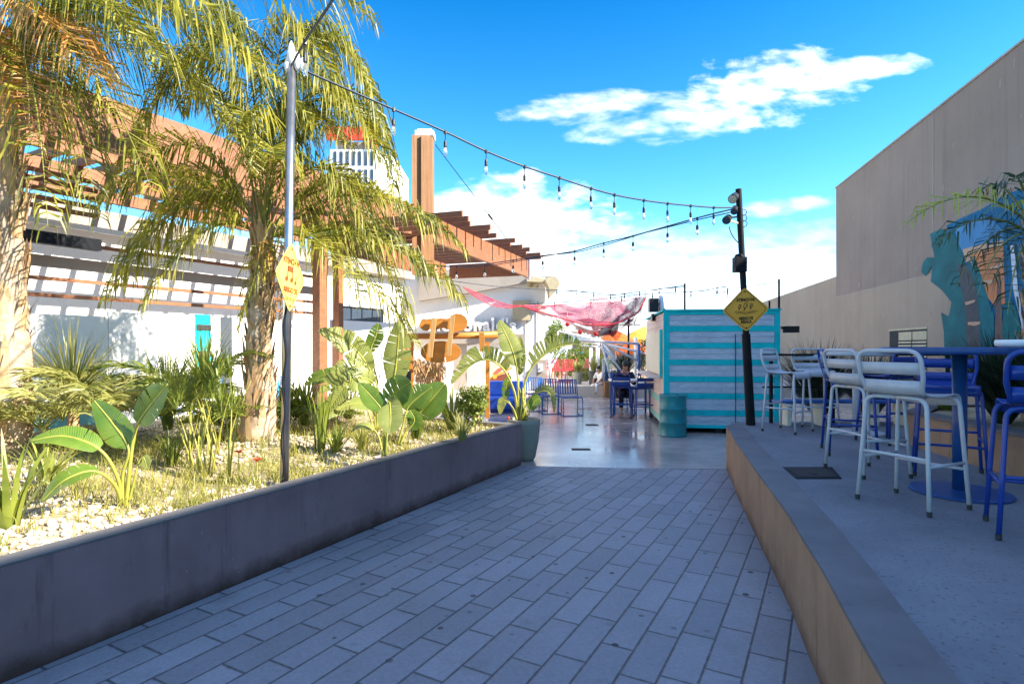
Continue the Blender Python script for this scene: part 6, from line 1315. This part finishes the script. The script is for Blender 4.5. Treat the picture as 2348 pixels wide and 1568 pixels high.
t = thing('mast', 'dark thin mast with a crossbar between net and kiosk', 'mast', (at(1440, 0, 18.2).x, 18.2, 0.3))
p = at(1441, 728, 18.2); b = MB(); b.tube([(p.x, p.y, 0.3), p], 0.035, 8); b.build('pole', M['dark'], t); b = MB(); b.tube([w7(1235, 140, 18.15), w7(1520, 140, 18.15)], 0.02, 6); b.build('crossbar', M['rope'], t)

# ================================================================== FAR SIDE: POSTS, POTS, TREES, PARASOLS, RED CHAIRS
ZU = 0.36
for px, y0, y1, lab, Y in ((1354.5, 798, 868, 'white post on the upper level, left of the pair, in front of the green tree', 21.5), (1370, 783, 852, 'white post on the upper level, right of the pair by the tree', 23.5), (1457, 773, 850, 'white post beside the dark mast near the orange parasol', 22.5)):
    p = at(px, y0, Y); t = thing('white_post', lab, 'post', (p.x, Y, ZU), 'white posts on the upper level'); b = MB(); b.tube([(p.x, Y, ZU), (p.x, Y, p.z)], 0.055 if Y < 23 else 0.075, 12); b.build('shaft', M['white2'], t, smooth=True); b = MB(); b.box((p.x, Y, ZU+0.02), (0.2, 0.2, 0.04)); b.build('foot', M['white2'], t)
def pot_plant(px, Y, r, h, m, lab, gm, gh):
    x = at(px, 0, Y).x; t = thing('plant_pot', lab, 'pot', (x, Y, ZU)); b = MB(); b.lathe([(r*0.7, 0), (r, h), (r*0.9, h), (r*0.85, h-0.05), (0.01, h-0.05)], (x, Y, ZU), 20); b.build('pot', m, t, smooth=False)
    b = MB(); blade_tuft(b, Vector((x, Y, ZU+h-0.06)), 130, gh*0.5, gh, 0.7, 0.014, 0.4, 3, 0.7); b.build('plant', gm, t)
pot_plant(1324, 20.0, 0.20, 0.42, M['potgrey'], 'grey planter with pale grasses on the upper level, before the red chairs', M['strap'], 0.55)
pot_plant(1361, 19.7, 0.21, 0.48, M['potdark'], 'dark planter with dry grasses on the upper level below the white post', M['strap'], 0.6)
def far_tree(lab, c, r, n, size, th, m=None, name='tree'):
    t = thing(name, lab, 'tree', (c[0], c[1], ZU)); b = MB(); leafy(b, c, r[0], r[1], r[2], n, size, 12); b.build('crown', m or M['shrub'], t)
    b = MB(); b.tube([(c[0], c[1], ZU), (c[0]+0.05, c[1], c[2])], [th, th*0.6], 8); b.build('trunk', M['husk'], t)
p = at(1340, 828, 24.5); far_tree('round bright green tree on the upper level behind the white posts', p, (0.75, 0.6, 0.75), 2600, 0.055, 0.06)
p = at(1375, 838, 25.5); far_tree('lower green tree right of the round one, behind the right post', p, (0.5, 0.5, 0.6), 1200, 0.055, 0.05)
p = at(1282, 832, 22.5); far_tree('slim climbing green plant left of the red chairs by the building', p, (0.28, 0.3, 0.65), 1100, 0.05, 0.05)
p = at(1300, 826, 25.5); far_tree('thin green tree above the red chairs', p, (0.38, 0.3, 0.55), 900, 0.05, 0.04)
p = at(1266, 772, 24.0); far_tree('pale green conifer tip rising beside the white building', p, (0.30, 0.3, 0.85), 1300, 0.05, 0.06)
p = at(1281, 766, 27); far_tree('second pale tree tip farther right of the white building', p, (0.45, 0.4, 0.6), 900, 0.06, 0.06)
p = at(1345, 860, 21.8); far_tree('yellow green bush between the two planters', p, (0.38, 0.3, 0.30), 900, 0.04, 0.03, M['strapgreen'], 'bush')
p = at(1430, 832, 21.5); t = spiky('bush', 'dark spiky bush behind the seated person', (p.x, 21.5, ZU), 240, 0.8, 1.3, 0.8, 0.025, M['bush'], 0.4, 0.7, 'bush')
p = at(1475, 830, 24); far_tree('dark tall shrub against the kiosk edge', p, (0.35, 0.4, 1.1), 900, 0.06, 0.05, M['bush'], 'bush')
t = thing('glass_railing', 'greenish glass balustrade on the upper level behind the speaker', 'railing', (at(1400, 0, 22).x, 22, ZU))
x0, x1 = at(1382, 0, 22).x, at(1432, 0, 22).x; b = MB(); b.box(((x0+x1)/2, 22, ZU+0.45), (x1-x0, 0.02, 0.75)); b.build('glass_panel', M['railglass'], t); b = MB(); b.box(((x0+x1)/2, 22, ZU+0.85), (x1-x0, 0.05, 0.04)); b.build('handrail', M['tubewhite'], t)
for x in (x0, x1): b = MB(); b.box((x, 22, ZU+0.42), (0.05, 0.05, 0.84)); b.build('post', M['tubewhite'], t)
t = thing('pale_hut', 'low pale walled hut with grey roof at the far side, half hidden by tubes', 'building', (at(1420, 0, 34).x, 34, ZU))
b = MB(); b.box((at(1420, 0, 34).x, 35.5, 1.0), (5.0, 3, 2.0-ZU)); b.build('wall', M['facade'], t); b = MB(); b.box((at(1420, 0, 34).x, 35.4, 1.9), (5.6, 3.8, 0.16)); b.build('roof', M['greyslab'], t)
t = thing('far_building', 'pale far building with grey shaded storeys behind the hanging net end', 'building', (at(1395, 0, 42).x, 42, ZU))
x0, x1 = at(1374, 0, 42).x, at(1402, 0, 42).x; b = MB(); b.box(((x0+x1)/2, 44, 1.9), (x1-x0, 4, 3.4)); b.build('wall', M['facade2'], t)
for k in range(2): b = MB(); b.box(((x0+x1)/2, 41.97, 1.9+k*1.0), ((x1-x0)*0.8, 0.06, 0.4)); b.build('window', M['window'], t)
b = MB(); x0, x1 = at(1200, 0, 60).x, at(1376, 0, 60).x; t = thing('far_building', 'low white far building closing the view behind the green trees', 'building', ((x0+x1)/2, 60, 0)); b.box(((x0+x1)/2, 62, 1.6), (x1-x0, 4, 3.2)); b.build('wall', M['white'], t); b = MB(); b.box(((x0+x1)/2, 61.9, 3.3), (x1-x0+0.6, 5, 0.2)); b.build('roof', M['greyslab'], t)
def parasol(lab, px, top, rimy, half, Y, m, n=8):
    x = at(px, 0, Y).x; zt_ = at(0, top, Y).z; zr_ = at(0, rimy, Y).z; r = half/F*Y; t = thing('parasol', lab, 'parasol', (x, Y, ZU))
    b = MB(); vs = [(x, Y, zt_)]
    for ring, (k, f) in enumerate(((0.5, 0.42), (1.0, 1.0))):
        for i in range(n*2):
            a = math.pi*i/n; sc = 0.0 if i % 2 == 0 else 0.06*f*(zt_-zr_); vs.append((x+r*k*math.cos(a), Y+r*k*math.sin(a), zt_-(zt_-zr_)*f+sc))
    N2 = n*2; b.add(vs+[(v[0], v[1], v[2]-0.14) for v in vs[1+N2:]], [(0, 1+i, 1+(i+1) % N2) for i in range(N2)]+[(1+i, 1+N2+i, 1+N2+(i+1) % N2, 1+(i+1) % N2) for i in range(N2)]+[(1+N2+i, 1+2*N2+i, 1+2*N2+(i+1) % N2, 1+N2+(i+1) % N2) for i in range(N2)]); b.build('canopy', m, t)
    b = MB(); b.tube([(x, Y, ZU), (x, Y, zt_)], 0.03, 8); b.build('pole', M['tubewhite'], t)
    for i in range(n): a = 2*math.pi*i/n; b = MB(); b.tube([(x, Y, zt_-0.05), (x+r*math.cos(a), Y+r*math.sin(a), zr_-0.01)], 0.012, 5); b.build('rib', M['strip'], t)
parasol('orange parasol standing left of the mast', 1412, 757, 783, 46, 26, M['orange']); parasol('orange parasol behind the mast near the kiosk', 1452, 778, 806, 40, 24.5, M['orange']); parasol('yellow parasol near the kiosk edge, behind the orange ones', 1478, 748, 781, 58, 28, M['yellowcloth'])
def far_chair(px, Y, f, lab):
    o = copy_tree(chr_); o.location = (at(px, 0, Y).x, Y, ZU); o.rotation_euler = (0, 0, math.atan2(f[1], f[0])-math.pi/2); o['label'] = lab
chr_ = copy_tree(ch)
def recol2(o):
    for c_ in o.children: c_.data = c_.data.copy(); c_.data.materials[0] = M['pinkred']; recol2(c_)
recol2(chr_); chr_['group'] = 'red chairs on the upper level'; chr_.name = 'red_chair'; chr_.location = (at(1270, 0, 21.2).x, 21.2, ZU); chr_['label'] = 'red chair on the upper level beside the white building, leftmost'
far_chair(1283, 20.6, (0.3, 1), 'red chair on the upper level, second from the building, back turned'); far_chair(1294, 21.0, (-0.5, 1), 'red chair on the upper level, third from the building'); far_chair(1305, 21.8, (-1, 0.2), 'red chair on the upper level left of the grey planter'); far_chair(1334, 22.0, (-1, -0.3), 'red chair on the upper level right of the grey planter')

# ================================================================== PEOPLE
def person(lab, origin, face, J, radii, mats, name='person'):
    """J: joints in the body's own space (x right, y forward, z up from the seat or ground); one skinned body, clothes and hair as children"""
    t = thing(name, lab, 'person', tuple(origin)); rz = math.atan2(face[1], face[0])-math.pi/2
    names = list(J); edges = [('pelvis', 'waist'), ('waist', 'chest'), ('chest', 'neck'), ('neck', 'skull'), ('skull', 'crown')]
    for s in 'lr': edges += [('chest', 'shoulder_'+s), ('shoulder_'+s, 'elbow_'+s), ('elbow_'+s, 'wrist_'+s), ('wrist_'+s, 'hand_'+s), ('pelvis', 'hip_'+s), ('hip_'+s, 'knee_'+s), ('knee_'+s, 'ankle_'+s), ('ankle_'+s, 'toe_'+s)]
    def skin(nm, keep, grow, m, par, root):
        idx = [n for n in names if any(n in e for e in edges if e[0] in keep and e[1] in keep)]
        me = bpy.data.meshes.new(nm); me.from_pydata([J[n] for n in idx], [(idx.index(a), idx.index(c_)) for a, c_ in edges if a in keep and c_ in keep], []); me.materials.append(m)
        o = bpy.data.objects.new(nm, me); C.objects.link(o); o.parent = par; md = o.modifiers.new('skin', 'SKIN'); md.use_smooth_shade = True
        for i, n in enumerate(idx): r = radii[n]+grow; me.skin_vertices[0].data[i].radius = (r, r); me.skin_vertices[0].data[i].use_root = (n == root)
        sb = o.modifiers.new('smooth', 'SUBSURF'); sb.levels = 1; sb.render_levels = 2; return o
    body = skin('body', names, 0, mats[0], t, 'pelvis')
    skin('shirt', ['pelvis', 'waist', 'chest', 'shoulder_l', 'elbow_l', 'shoulder_r', 'elbow_r']+([] if len(mats) < 5 else ['wrist_l', 'wrist_r']), 0.018, mats[1], t, 'pelvis')
    skin('trousers', ['pelvis', 'hip_l', 'knee_l', 'ankle_l', 'hip_r', 'knee_r', 'ankle_r'], 0.016, mats[2], t, 'pelvis')
    b = MB(); c_ = (Vector(J['skull'])+Vector(J['crown']))/2+Vector((0, -0.012, 0.025)); b.ball(c_, 0.098, 12, (0.86, 1.0, 1.0)); h = b.build('hair', mats[3], None, smooth=True); h.parent = t
    t.rotation_euler = (0, 0, rz); return t
RAD = dict(pelvis=.14, waist=.125, chest=.145, neck=.055, skull=.078, crown=.062)
for s in 'lr': RAD.update({'shoulder_'+s: .062, 'elbow_'+s: .045, 'wrist_'+s: .032, 'hand_'+s: .036, 'hip_'+s: .085, 'knee_'+s: .06, 'ankle_'+s: .042, 'toe_'+s: .036})
def sitting(h=0.45, lean=0.12, hands=(0.32, 0.34)):
    J = dict(pelvis=(0, 0, h+.10), waist=(0, lean*.3, h+.30), chest=(0, lean*.8, h+.48), neck=(0, lean*1.15, h+.63), skull=(0, lean*1.5+.02, h+.74), crown=(0, lean*1.5+.02, h+.84))
    for s, x in (('l', -1), ('r', 1)): J.update({'shoulder_'+s: (x*.18, lean, h+.55), 'elbow_'+s: (x*.24, lean+.12, h+.30), 'wrist_'+s: (x*.15, lean+hands[0], h+hands[1]), 'hand_'+s: (x*.11, lean+hands[0]+.09, h+hands[1]), 'hip_'+s: (x*.10, .06, h+.07), 'knee_'+s: (x*.13, .44, h+.04), 'ankle_'+s: (x*.13, .42, .08), 'toe_'+s: (x*.14, .56, .04)})
    return J
def standing(H=1.7):
    k = H/1.7; J = dict(pelvis=(0, 0, .92*k), waist=(0, 0, 1.08*k), chest=(0, 0, 1.28*k), neck=(0, .01, 1.45*k), skull=(0, .03, 1.56*k), crown=(0, .03, 1.65*k))
    for s, x in (('l', -1), ('r', 1)): J.update({'shoulder_'+s: (x*.19, 0, 1.38*k), 'elbow_'+s: (x*.24, -.02, 1.10*k), 'wrist_'+s: (x*.24, .05, .86*k), 'hand_'+s: (x*.23, .07, .77*k), 'hip_'+s: (x*.10, 0, .86*k), 'knee_'+s: (x*.11, .02, .48*k), 'ankle_'+s: (x*.11, 0, .08*k), 'toe_'+s: (x*.12, .13, .04)})
    return J
person('person in dark clothes seated at the bar table by the kiosk, leaning forward', (at(1456, 0, 13.55).x+0.03, 15.05, 0.0), (-0.05, -1), sitting(0.40, 0.16, (0.30, 0.36)), RAD, (M['skin'], M['darkcloth'], M['darkcloth'], M['hair'], 1))
pw = person('person in white top and pale trousers seated on the concrete step beside the wooden planter', (at(1378, 0, 19.2).x, 19.2, ZU-0.38), (-0.8, -0.6), sitting(0.38, 0.10, (0.25, 0.15)), RAD, (M['skin'], M['whitecloth'], M['whitecloth'], M['hair'])); pw.scale = (0.74, 0.74, 0.74); pw.location.z = ZU-0.28
person('person in blue shirt standing among the red chairs on the upper level', (at(1327, 0, 29.0).x, 29.0, ZU), (-0.5, -1), standing(1.25), RAD, (M['skin'], M['bluecloth'], M['redcloth'], M['hair']))
person('person in red top seated behind the grey planter on the upper level', (at(1311, 0, 26.5).x, 26.5, ZU-0.1), (0.4, -1), sitting(0.43, 0.05), RAD, (M['skin'], M['redcloth'], M['darkcloth'], M['hair']))
